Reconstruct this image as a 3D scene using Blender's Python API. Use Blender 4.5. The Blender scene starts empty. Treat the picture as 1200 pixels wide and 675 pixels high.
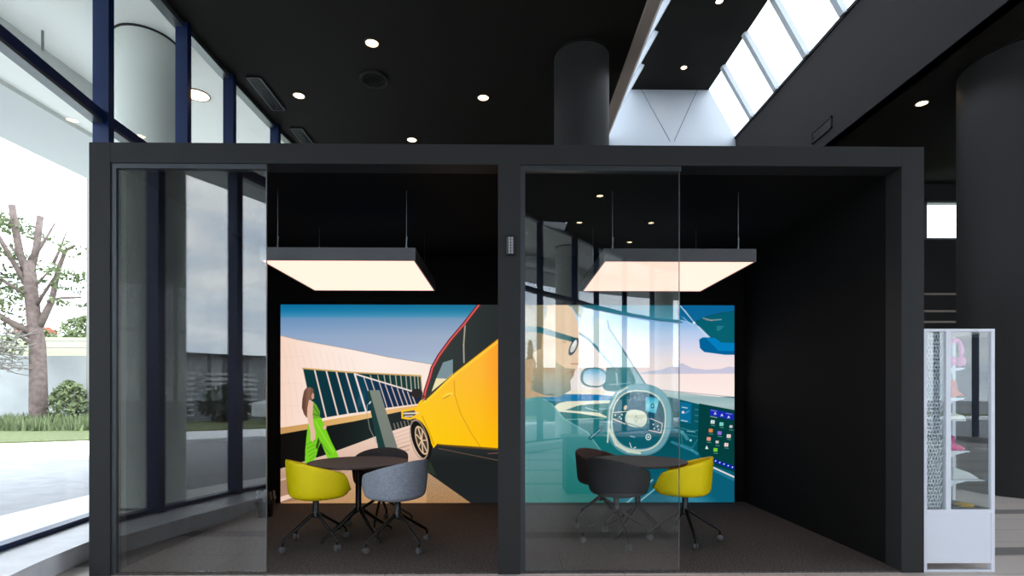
import bpy, bmesh, math, random
import numpy as np
from mathutils import Vector, Matrix
random.seed(7)
PI = math.pi
S = 1.08                     # metres per drawing unit
C = bpy.context.scene.collection
sc = bpy.context.scene

# ------------------------------------------------------------------ camera
cam_d = bpy.data.cameras.new('camera'); cam = bpy.data.objects.new('camera', cam_d); C.objects.link(cam)
cam_d.sensor_width = 36; cam_d.lens = 635 / 1200 * 36
cam_d.shift_y = (465 - 337.5) / 1200; cam_d.clip_end = 500
cam.location = (0, 0, 1.24 * S)
cam.rotation_euler = (PI / 2, 0, -math.radians(0.72))
sc.camera = cam
# ------------------------------------------------------------------ exposure
sc.view_settings.view_transform = 'Standard'; sc.view_settings.look = 'None'
sc.view_settings.gamma = 1; sc.view_settings.exposure = 0.0
sc.view_settings.use_curve_mapping = False
# ------------------------------------------------------------------ light levels
SKY = 6.0
LAMP = (1.6, 0.90, 0.735)
POSTER = 1.0
# ------------------------------------------------------------------ world
def lin(c):
    c = c / 255.0
    return c / 12.92 if c <= 0.04045 else ((c + 0.055) / 1.055) ** 2.4
def rgb(r, g, b): return (lin(r), lin(g), lin(b), 1)
w = bpy.data.worlds.new('sky'); sc.world = w; w.use_nodes = True
nt = w.node_tree; N = nt.nodes; L = nt.links
bg = N['Background']
tc = N.new('ShaderNodeTexCoord'); mp = N.new('ShaderNodeMapping'); mp.inputs['Scale'].default_value = (1.2, 1.2, 5.0)
nz = N.new('ShaderNodeTexNoise'); nz.inputs['Scale'].default_value = 2.3; nz.inputs['Detail'].default_value = 7; nz.inputs['Roughness'].default_value = 0.55
cr = N.new('ShaderNodeValToRGB'); cr.color_ramp.elements[0].position = 0.36; cr.color_ramp.elements[1].position = 0.66
cr.color_ramp.elements[0].color = (0.42, 0.52, 0.68, 1); cr.color_ramp.elements[1].color = (0.97, 0.98, 1.0, 1)
L.new(tc.outputs['Generated'], mp.inputs['Vector']); L.new(mp.outputs['Vector'], nz.inputs['Vector'])
L.new(nz.outputs['Fac'], cr.inputs['Fac']); L.new(cr.outputs['Color'], bg.inputs['Color'])
bg.inputs['Strength'].default_value = SKY
# ------------------------------------------------------------------ materials
MATS = {}
def mat(name, col, rough=0.6, metal=0.0, spec=0.5, bump=0.0, bscale=60.0, var=0.0, vscale=20.0, emit=None):
    if name in MATS: return MATS[name]
    m = bpy.data.materials.new(name); m.use_nodes = True
    n = m.node_tree.nodes; l = m.node_tree.links; p = n['Principled BSDF']
    p.inputs['Base Color'].default_value = col; p.inputs['Roughness'].default_value = rough
    p.inputs['Metallic'].default_value = metal; p.inputs['Specular IOR Level'].default_value = spec
    if var or bump:
        t = n.new('ShaderNodeTexCoord')
    if var:
        z = n.new('ShaderNodeTexNoise'); z.inputs['Scale'].default_value = vscale; z.inputs['Detail'].default_value = 4
        l.new(t.outputs['Object'], z.inputs['Vector'])
        r = n.new('ShaderNodeValToRGB')
        r.color_ramp.elements[0].position = 0.3; r.color_ramp.elements[1].position = 0.7
        r.color_ramp.elements[0].color = tuple(c * (1 - var) for c in col[:3]) + (1,)
        r.color_ramp.elements[1].color = tuple(min(1, c * (1 + var)) for c in col[:3]) + (1,)
        l.new(z.outputs['Fac'], r.inputs['Fac']); l.new(r.outputs['Color'], p.inputs['Base Color'])
    if bump:
        z = n.new('ShaderNodeTexNoise'); z.inputs['Scale'].default_value = bscale; z.inputs['Detail'].default_value = 3
        l.new(t.outputs['Object'], z.inputs['Vector'])
        b = n.new('ShaderNodeBump'); b.inputs['Strength'].default_value = bump; b.inputs['Distance'].default_value = 0.01
        l.new(z.outputs['Fac'], b.inputs['Height']); l.new(b.outputs['Normal'], p.inputs['Normal'])
    if emit:
        p.inputs['Emission Color'].default_value = (emit[0], emit[1], emit[2], 1); p.inputs['Emission Strength'].default_value = 1.0
    MATS[name] = m
    return m

def glass_mat(name, f0=0.045, tint=(0.95, 0.97, 0.96), rough=0.0):
    """thin architectural glass: see-through, with a Schlick mirror reflection on each face"""
    m = bpy.data.materials.new(name); m.use_nodes = True
    n = m.node_tree.nodes; l = m.node_tree.links; n.clear()
    out = n.new('ShaderNodeOutputMaterial'); mix = n.new('ShaderNodeMixShader')
    tr = n.new('ShaderNodeBsdfTransparent'); tr.inputs['Color'].default_value = tint + (1,)
    gl = n.new('ShaderNodeBsdfGlossy'); gl.inputs['Roughness'].default_value = rough; gl.inputs['Color'].default_value = (1, 1, 1, 1)
    g = n.new('ShaderNodeNewGeometry'); d = n.new('ShaderNodeVectorMath'); d.operation = 'DOT_PRODUCT'
    l.new(g.outputs['Incoming'], d.inputs[0]); l.new(g.outputs['Normal'], d.inputs[1])
    def mth(op, a, b=None):
        q = n.new('ShaderNodeMath'); q.operation = op
        for i, v in enumerate((a, b)):
            if v is None: continue
            if isinstance(v, (int, float)): q.inputs[i].default_value = v
            else: l.new(v, q.inputs[i])
        return q.outputs[0]
    c = mth('ABSOLUTE', d.outputs['Value']); o = mth('SUBTRACT', 1.0, c); p5 = mth('POWER', o, 5.0)
    f = mth('ADD', mth('MULTIPLY', p5, 1 - f0), f0)
    l.new(f, mix.inputs['Fac']); l.new(tr.outputs[0], mix.inputs[1]); l.new(gl.outputs[0], mix.inputs[2])
    l.new(mix.outputs[0], out.inputs['Surface'])
    MATS[name] = m
    return m

POD = mat('charcoal lacquer', rgb(41, 41, 41), 0.6, spec=0.22)
PODIN = mat('black matt wall', rgb(20, 19, 18), 0.85, spec=0.15)
CARPET = mat('dark carpet', rgb(92, 86, 84), 0.95, spec=0.1, bump=0.9, bscale=90, var=0.6, vscale=70)
CEIL = mat('black ceiling', rgb(26, 24, 20), 0.8, spec=0.2)
GREY = mat('dark grey plaster', rgb(50, 49, 49), 0.8, spec=0.2)
COLM = mat('dark grey column', rgb(43, 43, 43), 0.6, spec=0.3)
NAVY = mat('navy aluminium', rgb(12, 38, 84), 0.35, 0.2, bump=0)
ALU = mat('brushed aluminium', rgb(120, 124, 126), 0.35, 0.8)
DKALU = mat('dark anodised profile', rgb(58, 62, 66), 0.4, 0.5)
BLACK = mat('black metal', rgb(22, 22, 23), 0.32, 0.2)
RUBBER = mat('caster tread', rgb(88, 88, 90), 0.5)
SILL = mat('pale sill stone', rgb(228, 226, 228), 0.4, var=0.08, vscale=6)
SILLF = mat('sill face', rgb(140, 136, 132), 0.5)
WHITE = mat('white powder coat', rgb(225, 227, 236), 0.4)
WHITEWALL = mat('white plaster panel', rgb(188, 195, 203), 0.32)
SOFFIT = mat('pale soffit', rgb(235, 236, 230), 0.9)
SOFFIT2 = mat('grey soffit', rgb(195, 198, 196), 0.9)
OUTCOL = mat('white column paint', rgb(222, 226, 218), 0.8)
ROAD = mat('asphalt', rgb(150, 150, 152), 0.95, var=0.12, vscale=3)
WALK = mat('pale pavement', rgb(232, 229, 224), 0.9, var=0.06, vscale=2)
KERB = mat('kerb concrete', rgb(240, 240, 238), 0.9)
GRASS = mat('grass green', rgb(98, 106, 62), 0.9, var=0.35, vscale=8)
CONC = mat('concrete wall', rgb(178, 181, 179), 0.95, var=0.12, vscale=0.7)
BARK = mat('bark', rgb(120, 104, 98), 0.95, var=0.3, vscale=5, bump=0.8, bscale=12)
TWIG = mat('dry twig', rgb(150, 145, 138), 0.95)
LEAF = mat('leaf', rgb(112, 124, 84), 0.8, var=0.4, vscale=3)
DLEAF = mat('dark conifer', rgb(52, 72, 56), 0.85, var=0.4, vscale=3)
FIELD = mat('dry field', rgb(140, 142, 108), 0.95, var=0.25, vscale=0.2)
ROOF = mat('red tile', rgb(165, 95, 75), 0.9)
BEIGE = mat('beige lip', rgb(170, 156, 145), 0.8)
LIME = mat('lime shell', rgb(245, 220, 4), 0.5, spec=0.3)
YELLOW = mat('yellow shell', rgb(252, 222, 4), 0.5, spec=0.3)
FELT = mat('blue grey felt', rgb(150, 156, 168), 0.95, spec=0.1, var=0.28, vscale=90, bump=0.4, bscale=200)
DKFELT = mat('charcoal felt', rgb(74, 73, 74), 0.95, spec=0.1, var=0.2, vscale=90, bump=0.4, bscale=200)
BRFELT = mat('brown felt', rgb(98, 82, 78), 0.95, spec=0.1, var=0.2, vscale=90, bump=0.4, bscale=200)
TABLE = mat('dark table laminate', rgb(84, 74, 72), 0.55, spec=0.3)
DLIGHT = mat('downlight lens', rgb(255, 235, 200), 0.5, emit=(14, 10.5, 6.5))
SLIGHT = mat('spot lens', rgb(255, 235, 200), 0.5, emit=(40, 27, 14))
DRING = mat('downlight ring', rgb(90, 75, 55), 0.4, 0.4)
DIFF = mat('luminous diffuser', rgb(110, 104, 100), 0.7, emit=LAMP)
GLASS = glass_mat('door glass', 0.062, (0.96, 0.98, 0.975))
FGLASS = glass_mat('facade glass', 0.03, (0.97, 0.985, 0.98))
CGLASS = glass_mat('cabinet glass', 0.05, (0.95, 0.98, 0.97))
PINK = mat('pink plastic', rgb(235, 120, 190), 0.4)
MAGENTA = mat('magenta rubber', rgb(225, 30, 130), 0.4)
ORANGE = mat('coral fabric', rgb(225, 120, 95), 0.7)
OCHRE = mat('ochre', rgb(215, 165, 60), 0.6)
PAPER = mat('white paper', rgb(230, 228, 222), 0.7)
KEY = mat('keypad key', rgb(150, 150, 155), 0.4)
VANW = mat('white car paint', rgb(225, 228, 232), 0.3)
CARD = mat('dark car paint', rgb(60, 66, 78), 0.25, 0.3)
CARG = mat('car window', rgb(35, 40, 46), 0.1)
BLDG = mat('grey siding', rgb(120, 124, 128), 0.9)
LOUV = mat('pale louvre', rgb(200, 202, 200), 0.7)

def floor_mat():
    m = bpy.data.materials.new('beige floor tiles'); m.use_nodes = True
    n = m.node_tree.nodes; l = m.node_tree.links; p = n['Principled BSDF']
    t = n.new('ShaderNodeTexCoord')
    b = n.new('ShaderNodeTexBrick'); b.inputs['Scale'].default_value = 1.0; b.offset = 0.5
    b.inputs['Brick Width'].default_value = 0.9; b.inputs['Row Height'].default_value = 0.45; b.inputs['Mortar Size'].default_value = 0.004
    b.inputs['Color1'].default_value = rgb(226, 213, 203); b.inputs['Color2'].default_value = rgb(219, 206, 197); b.inputs['Mortar'].default_value = rgb(150, 142, 136)
    l.new(t.outputs['Object'], b.inputs['Vector'])
    sx = n.new('ShaderNodeSeparateXYZ'); l.new(t.outputs['Object'], sx.inputs[0])
    def mth(op, a, c=None):
        q = n.new('ShaderNodeMath'); q.operation = op
        for i, v in enumerate((a, c)):
            if v is None: continue
            if isinstance(v, (int, float)): q.inputs[i].default_value = v
            else: l.new(v, q.inputs[i])
        return q.outputs[0]
    yy = mth('ADD', sx.outputs['Y'], mth('MULTIPLY', sx.outputs['X'], -0.03))
    f = mth('FRACT', mth('DIVIDE', mth('ADD', yy, 20 - 4.25), 1.55))
    s = mth('LESS_THAN', f, 0.15)
    mx = n.new('ShaderNodeMix'); mx.data_type = 'RGBA'
    l.new(s, mx.inputs[0]); l.new(b.outputs['Color'], mx.inputs[6]); mx.inputs[7].default_value = rgb(150, 142, 138)
    l.new(mx.outputs[2], p.inputs['Base Color']); p.inputs['Roughness'].default_value = 0.4; p.inputs['Specular IOR Level'].default_value = 0.3
    return m
FLOOR = floor_mat()

def siding(name, c1, c2, period):
    m = bpy.data.materials.new(name); m.use_nodes = True
    n = m.node_tree.nodes; l = m.node_tree.links; p = n['Principled BSDF']
    t = n.new('ShaderNodeTexCoord'); wv = n.new('ShaderNodeTexWave'); wv.bands_direction = 'Z'; wv.inputs['Scale'].default_value = period
    cr = n.new('ShaderNodeValToRGB'); cr.color_ramp.elements[0].color = c1; cr.color_ramp.elements[1].color = c2
    cr.color_ramp.elements[0].position = 0.4; cr.color_ramp.elements[1].position = 0.6
    l.new(t.outputs['Object'], wv.inputs['Vector']); l.new(wv.outputs['Fac'], cr.inputs['Fac']); l.new(cr.outputs['Color'], p.inputs['Base Color'])
    p.inputs['Roughness'].default_value = 0.9
    return m
SIDING = siding('grey horizontal siding', rgb(105, 110, 115), rgb(135, 140, 144), 2.0)

# ------------------------------------------------------------------ builders
ORG = {}
class MB:
    def __init__(s): s.v = []; s.f = []; s.mi = []; s.m = 0
    def add(s, vs, fs):
        o = len(s.v); s.v += [tuple(v) for v in vs]; s.f += [tuple(i + o for i in f) for f in fs]; s.mi += [s.m] * len(fs); return s
    def box(s, a, b):
        (x0, y0, z0), (x1, y1, z1) = a, b
        return s.add([(x0,y0,z0),(x1,y0,z0),(x1,y1,z0),(x0,y1,z0),(x0,y0,z1),(x1,y0,z1),(x1,y1,z1),(x0,y1,z1)],
                     [(0,3,2,1),(4,5,6,7),(0,1,5,4),(1,2,6,5),(2,3,7,6),(3,0,4,7)])
    def prism(s, pts, z0, z1):                       # polygon in x,y extruded in z
        n = len(pts)
        a = sum(pts[i][0] * pts[(i+1) % n][1] - pts[(i+1) % n][0] * pts[i][1] for i in range(n))
        if a < 0: pts = pts[::-1]
        return s.add([(x, y, z0) for x, y in pts] + [(x, y, z1) for x, y in pts],
                     [tuple(range(n))[::-1], tuple(range(n, 2*n))] + [(i, (i+1) % n, n + (i+1) % n, n + i) for i in range(n)])
    def xprism(s, pts, x0, x1):                      # polygon in y,z extruded in x
        n = len(pts)
        return s.add([(x0, y, z) for y, z in pts] + [(x1, y, z) for y, z in pts],
                     [tuple(range(n))[::-1], tuple(range(n, 2*n))] + [(i, (i+1) % n, n + (i+1) % n, n + i) for i in range(n)])
    def yprism(s, pts, y0, y1):                      # polygon in x,z extruded in y
        n = len(pts)
        return s.add([(x, y0, z) for x, z in pts] + [(x, y1, z) for x, z in pts],
                     [tuple(range(n)), tuple(range(n, 2*n))[::-1]] + [(i, n + i, n + (i+1) % n, (i+1) % n) for i in range(n)])
    def tube(s, pts, rad, n=10, cap=True):
        pts = [Vector(p) for p in pts]; rad = rad if isinstance(rad, (list, tuple)) else [rad] * len(pts)
        rings = []; up = None
        for i, p in enumerate(pts):
            d = (pts[min(i+1, len(pts)-1)] - pts[max(i-1, 0)]).normalized()
            if up is None: up = Vector((0, 0, 1)) if abs(d.z) < 0.9 else Vector((1, 0, 0))
            a = d.cross(up).normalized(); b = a.cross(d).normalized(); up = b
            rings.append([p + (a * math.cos(2*PI*k/n) + b * math.sin(2*PI*k/n)) * rad[i] for k in range(n)])
        vs = [q for r in rings for q in r]; fs = []
        for i in range(len(pts) - 1):
            for k in range(n):
                fs.append((i*n + k, i*n + (k+1) % n, (i+1)*n + (k+1) % n, (i+1)*n + k))
        if cap: fs += [tuple(range(n))[::-1], tuple((len(pts)-1)*n + k for k in range(n))]
        return s.add(vs, fs)
    def lathe(s, prof, c=(0, 0, 0), n=32, ax='z'):
        vs = []; fs = []
        for r, h in prof:
            for k in range(n):
                a = 2*PI*k/n
                p = (r*math.cos(a), r*math.sin(a), h) if ax == 'z' else ((h, r*math.cos(a), r*math.sin(a)) if ax == 'x' else (r*math.cos(a), h, r*math.sin(a)))
                vs.append((c[0]+p[0], c[1]+p[1], c[2]+p[2]))
        for i in range(len(prof) - 1):
            for k in range(n): fs.append((i*n + k, i*n + (k+1) % n, (i+1)*n + (k+1) % n, (i+1)*n + k))
        fs += [tuple(range(n))[::-1], tuple((len(prof)-1)*n + k for k in range(n))]
        return s.add(vs, fs)
    def build(s, name, m, parent=None, smooth=False, bevel=0, sub=0, solid=0, loc=None):
        me = bpy.data.meshes.new(name)
        org = Vector(loc) if loc is not None else (ORG.get(parent.name, Vector((0, 0, 0))) if parent else Vector((0, 0, 0)))
        me.from_pydata([tuple((Vector(v) - org) * S) for v in s.v], [], s.f); me.update()
        bm = bmesh.new(); bm.from_mesh(me)
        bmesh.ops.recalc_face_normals(bm, faces=bm.faces) if not getattr(s, 'keep', False) else None
        bm.to_mesh(me); bm.free()
        for q in (m if isinstance(m, (list, tuple)) else [m]): me.materials.append(q)
        if any(s.mi): me.polygons.foreach_set('material_index', s.mi)
        if smooth:
            me.polygons.foreach_set('use_smooth', [True] * len(me.polygons))
            if smooth == 'auto': me.set_sharp_from_angle(angle=math.radians(40))
        o = bpy.data.objects.new(name, me); C.objects.link(o)
        if parent: o.parent = parent
        elif loc is not None: o.location = org * S
        ORG[o.name] = org
        if solid: q = o.modifiers.new('solid', 'SOLIDIFY'); q.thickness = solid * S; q.offset = -1
        if bevel: q = o.modifiers.new('bevel', 'BEVEL'); q.width = bevel * S; q.segments = 2; q.limit_method = 'ANGLE'
        if sub: q = o.modifiers.new('sub', 'SUBSURF'); q.levels = sub; q.render_levels = sub
        return o
def tag(o, label=None, cat=None, group=None, kind=None):
    if label: o['label'] = label
    if cat: o['category'] = cat
    if group: o['group'] = group
    if kind: o['kind'] = kind
    return o
def thing(name, loc, label, cat, group=None, kind=None, rz=0):
    o = bpy.data.objects.new(name, None); C.objects.link(o); o.empty_display_size = 0.1
    o.location = Vector(loc) * S; o.rotation_euler = (0, 0, rz); ORG[o.name] = Vector(loc) if rz == 0 else Vector((0, 0, 0))
    return tag(o, label, cat, group, kind)
def struct(name, mb, m, **k):
    return tag(mb.build(name, m, **k), kind='structure')
def copy_tree(o, parent=None):
    c = o.copy(); C.objects.link(c); c.parent = parent
    for ch in [q for q in C.objects if q.parent == o]: copy_tree(ch, c)
    return c

# ------------------------------------------------------------------ facade curve
FY = [-13.6, -12.8, -11.9, -10.5, -8.0, -6.8, -5.32, -2.2, 0.91, 2.74, 3.9, 4.9, 6.26, 7.27, 8.57, 11.0]
FX = [13.0, 10.0, 7.6, 5.0, 2.57, 1.70, 0.47, -1.35, -2.92, -3.44, -3.65, -3.76, -3.79, -3.77, -3.73, -3.55]
def fx(y):
    y = max(FY[0], min(FY[-1], y))
    for i in range(len(FY) - 1):
        if y <= FY[i+1]:
            t = (y - FY[i]) / (FY[i+1] - FY[i])
            h = FY[i+1] - FY[i]
            m0 = (FX[i+1] - FX[max(i-1, 0)]) / (FY[i+1] - FY[max(i-1, 0)]); m1 = (FX[min(i+2, len(FX)-1)] - FX[i]) / (FY[min(i+2, len(FY)-1)] - FY[i])
            return ((2*t**3 - 3*t**2 + 1) * FX[i] + (t**3 - 2*t**2 + t) * h * m0 + (-2*t**3 + 3*t**2) * FX[i+1] + (t**3 - t**2) * h * m1)
MY = [11.0, 10.0, 8.75, 7.4, 6.38, 5.09, 3.6, 2.4, 1.4, 0.2, -1.0, -2.2, -3.4, -4.6, -5.8, -7.0, -8.05, -9.3, -10.4, -11.35, -12.2, -12.85, -13.6]
MP = [Vector((fx(y), y)) for y in MY]
def normal(i):                                   # pointing outdoors
    a = MP[max(i-1, 0)]; b = MP[min(i+1, len(MP)-1)]; d = (b - a).normalized()
    return Vector((d.y, -d.x)) if (d.y) < 0 else Vector((-d.y, d.x))
NM = [normal(i) for i in range(len(MP))]
def off(i, d): return MP[i] + NM[i] * d
def offs(d): return [off(i, d) for i in range(len(MP))]
H = 5.6

# ------------------------------------------------------------------ the setting: floor, ceiling, walls
inner = [(p.x, p.y) for p in offs(0.05)]
fl = MB(); fl.prism(inner + [(13, -13.6), (13, 11)], -0.05, 0.0)
struct('floor', fl, FLOOR)
cl = MB()
lipx, gx = 1.57, 5.6
left = [(p.x, p.y) for p in offs(0.05) if p.x < lipx]
cl.prism(left + [(lipx, left[-1][1] - 0.1), (lipx, 11)], H, H + 0.05)
cl.prism([(gx, 11), (13, 11), (13, -13.6), (gx, -11.0)], H, H + 0.05)
rest = [(fx(y), y) for y in np.linspace(-6.75, -11.0, 12)]
cl.prism([(lipx, -1.5), (lipx, -6.75)] + [(p[0] - 0.05, p[1] - .05) for p in rest] + [(gx, -11.0), (gx, -1.5)], H, H + 0.05)
struct('ceiling', cl, CEIL)
# back wall with the clerestory window opening, right wall
wb = MB()
wx0, wx1, wz0, wz1 = 8.2, 9.9, 4.46, 5.26
wb.box((-3.6, 11, 0), (wx0, 11.15, H)); wb.box((wx1, 11, 0), (13, 11.15, H)); wb.box((wx0, 11, 0), (wx1, 11.15, wz0)); wb.box((wx0, 11, wz1), (wx1, 11.15, H))
struct('wall_back', wb, GREY)
wn = thing('window_1', (wx0, 11, wz0), None, None, kind='structure')
q = MB(); q.box((wx0, 11.0, wz0), (wx0 + .45, 11.15, wz1)); q.box((wx0, 11, wz0), (wx1, 11.15, wz0 + .04)); q.box((wx0, 11, wz1 - .04), (wx1, 11.15, wz1)); q.box((wx1 - .05, 11, wz0), (wx1, 11.15, wz1))
q.build('window_frame', ALU, wn)
q = MB(); q.box((wx0 + .45, 11.08, wz0 + .04), (wx1 - .05, 11.09, wz1 - .04)); q.build('window_pane', FGLASS, wn)
# dark wall panelling with beige strips as painted-in highlight lines, below the window
for h0 in (2.77, 2.99, 3.34):
    q = MB(); q.box((8.0, 10.95, h0 - 0.02), (9.6, 11.0, h0 + 0.02)); struct('trim_%d' % (1 + (2.77, 2.99, 3.34).index(h0)), q, BEIGE)
q = MB(); q.box((13, 3.5, 0), (13.15, 11.15, H)); struct('wall_right', q, GREY)
wn = thing('window_30', (13, -13.6, 0), None, None, kind='structure')
q = MB(); q.box((13, -13.6, .1), (13.012, 3.5, H)); q.build('window_pane', FGLASS, wn)
q = MB(); q.box((12.9, -13.6, 0), (13.1, 3.5, .14)); q.build('window_sill', SILL, wn)
q = MB(); q.box((12.95, -13.6, 3.77), (13.05, 3.5, 3.89)); q.build('transom', NAVY, wn)
for k in range(12):
    q = MB(); q.box((12.9, -12.6 + k*1.35, .14), (13.04, -12.52 + k*1.35, H)); q.build('mullion', NAVY, wn)

# skylight well
WY0, WY1 = -1.5, 13.1
well = [(lipx, H), (lipx + 0.8, 7.54), (3.02, 8.69), (4.94, 8.69), (5.6, 7.54), (gx, H)]
q = MB()
q.yprism([(lipx, H + .05), (lipx + .13, H + .05), (lipx + .92, 7.5), (lipx + .80, 7.54)], WY0, WY1); struct('wall_skylight_left', q, BEIGE)
q = MB(); q.box((lipx - .01, WY0, H - 0.03), (lipx + .13, 11, H + .05)); struct('trim_4', q, BEIGE)
q = MB(); q.box((gx, WY0, H), (gx + .1, WY1, 7.54)); struct('wall_skylight_right', q, GREY)
q = MB(); q.box((3.02, WY0, 8.69), (4.94, WY1, 8.8)); struct('ceiling_skylight', q, CEIL)
q = MB(); q.yprism([(lipx, H), (gx, H), (gx, 7.54), (4.94, 8.72), (3.02, 8.72), (lipx + .8, 7.54)], WY1, WY1 + .1)
ew = struct('wall_skylight_end', q, WHITEWALL)
q = MB(); q.yprism([(lipx, H), (gx, H), (gx, 7.54), (4.94, 8.72), (3.02, 8.72), (lipx + .8, 7.54)], WY0 - .1, WY0); struct('wall_skylight_near', q, GREY)
q = MB(); q.box((lipx, 11, H - .05), (gx + .1, WY1 + .1, H)); struct('trim_5', q, GREY)
for a, b in (((3.3, 8.69), (4.0, 7.44)), ((4.66, 8.69), (4.1, 7.44))):
    q = MB(); q.tube([(a[0], WY1 - .004, a[1]), (b[0], WY1 - .004, b[1])], 0.008, 4); q.build('panel_joint', ALU, ew)
# skylight glazing (window_2 right slope, window_3 left slope)
for nm, (xa, xb) in (('window_2', (5.6, 4.94)), ('window_3', (2.37, 3.02))):
    wn = thing(nm, (xa, WY0, 7.54), None, None, kind='structure')
    q = MB(); sgn = 1 if xa > xb else -1
    q.yprism([(xa, 7.54), (xb, 8.69), (xb + .015*sgn, 8.7), (xa + .015*sgn, 7.55)], WY0, WY1); q.build('window_pane', FGLASS, wn)
    y = 12.12
    while y > WY0 + .3:
        q = MB(); q.yprism([(xa - .09*sgn, 7.50), (xb - .09*sgn, 8.65), (xb, 8.69), (xa, 7.54)], y - .06, y + .06)
        q.build('glazing_bar', WHITEWALL, wn); y -= 1.1
    q = MB(); q.yprism([(xa - .03*sgn, 7.5), (xa - .03*sgn, 7.56), (xa + .03*sgn, 7.56), (xa + .03*sgn, 7.5)], WY0, WY1); q.build('window_sill', GREY, wn)
# grille on the bulkhead and round ceiling outlet
def vent_grille(a, b, label, m=DKALU, n=9):
    t = thing('vent_grille', a, label, 'air vent')
    return t
t = thing('bulkhead_grille', (gx, 9.25, 5.84), 'slotted dark air grille low on the grey skylight bulkhead', 'air vent')
q = MB(); y0, y1, z0, z1 = 9.2, 9.8, 5.84, 6.05
for a, b in (((gx-.03, y0, z0), (gx, y1, z0+.03)), ((gx-.03, y0, z1-.03), (gx, y1, z1)), ((gx-.03, y0, z0), (gx, y0+.03, z1)), ((gx-.03, y1-.03, z0), (gx, y1, z1))): q.box(a, b)
q.build('frame', GREY, t)
q = MB(); [q.box((gx-.02, y0+.03, z0+.038+k*.028), (gx-.004, y1-.03, z0+.052+k*.028)) for k in range(5)]; q.build('slats', BLACK, t)
t = thing('ceiling_outlet', (-1.8, 7.45, H - .04), 'round dark ceiling air outlet with concentric rings', 'air vent')
for r in (.19, .145, .10, .055):
    q = MB(); q.lathe([(r, H-.002), (r, H-.035), (r-.025, H-.03), (r-.025, H-.002)], (-1.8, 7.45, 0), 28); q.build('ring', GREY if r > .17 else CEIL, t, smooth='auto')
for i, (x0, y0, x1, y1, lb) in enumerate(((-3.52, 7.4, -3.32, 8.25, 'linear ceiling air slot beside the tall windows, nearer the camera'), (-3.48, 8.8, -3.28, 9.9, 'linear ceiling air slot beside the tall windows, partly behind the pod roof'))):
    t = thing('linear_air_slot', (x0, y0, H - .03), lb, 'air vent', 'linear air slots along the windows')
    q = MB(); q.box((x0, y0, H-.03), (x0+.02, y1, H)); q.box((x1-.02, y0, H-.03), (x1, y1, H)); q.box((x0, y0, H-.03), (x1, y0+.02, H)); q.box((x0, y1-.02, H-.03), (x1, y1, H)); q.build('frame', DKALU, t)
    q = MB(); [q.box((x0+.03+k*.032, y0+.02, H-.02), (x0+.042+k*.032, y1-.02, H-.002)) for k in range(5)]; q.build('slats', DKALU, t)

# ------------------------------------------------------------------ facade: sill, glass bays, mullions, transoms
def ribbon(d0, d1, z0, z1, i0=0, i1=None):
    q = MB(); i1 = i1 or len(MP) - 1
    for i in range(i0, i1):
        a, b, c, d = off(i, d0), off(i+1, d0), off(i+1, d1), off(i, d1)
        q.prism([(a.x, a.y), (b.x, b.y), (c.x, c.y), (d.x, d.y)], z0, z1)
    return q
struct('trim_6', ribbon(-0.50, 0.06, 0.0, 0.14), SILL)
for i in range(len(MP) - 1):
    a, b = MP[i], MP[i+1]; n = NM[i]
    wn = thing('window_%d' % (4 + i), (a.x, a.y, 0.14), None, None, kind='structure')
    d = (b - a).normalized(); nn = Vector((-d.y, d.x)); nn = nn if nn.dot(n) > 0 else -nn
    q = MB(); e = nn * 0.012
    q.prism([(a.x, a.y), (b.x, b.y), (b.x + e.x, b.y + e.y), (a.x + e.x, a.y + e.y)], 0.14, H); q.build('window_pane', FGLASS, wn)
    q = MB(); u0, u1 = nn * -0.05, nn * 0.05
    pts = [(a.x + u0.x, a.y + u0.y), (b.x + u0.x, b.y + u0.y), (b.x + u1.x, b.y + u1.y), (a.x + u1.x, a.y + u1.y)]
    q.prism(pts, 3.80, 3.89); q.build('transom', NAVY, wn)
    q = MB(); q.prism(pts, 3.77, 3.80); q.build('transom_bead', ALU, wn)
    q = MB(); q.prism(pts, 0.14, 0.18); q.build('bottom_rail', NAVY, wn)
    q = MB(); q.prism(pts, H - .06, H); q.build('top_rail', ALU, wn)
for i in range(1, len(MP) - 1):
    a = MP[i]; n = NM[i]; tt = Vector((-n.y, n.x)) * 0.04
    q = MB(); p0 = a - n * 0.10; p1 = a + n * 0.04
    q.prism([(p0.x - tt.x, p0.y - tt.y), (p1.x - tt.x, p1.y - tt.y), (p1.x + tt.x, p1.y + tt.y), (p0.x + tt.x, p0.y + tt.y)], 0.14, H)
    tag(q.build('mullion', NAVY, loc=(a.x, a.y, 0.14)), 'navy aluminium mullion of the tall curved window wall', 'mullion', 'navy mullions of the window wall', 'structure')

# ------------------------------------------------------------------ dark columns
for (x, y, r, lb) in ((0.98, 6.95, 0.35, 'round black column rising behind the pod to the ceiling'), (6.80, 7.0, 0.70, 'thick round dark grey column right of the pod')):
    t = thing('round_column', (x, y, 0), lb, 'column')
    q = MB(); q.lathe([(r, 0.0), (r, H)], (x, y, 0), 64); q.build('shaft', COLM, t, smooth='auto')
    q = MB(); q.lathe([(r + .03, H - .015), (r + .03, H - .001), (r - .01, H - .001), (r - .01, H - .015)], (x, y, 0), 64); q.build('ceiling_ring', CEIL, t, smooth='auto')

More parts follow.
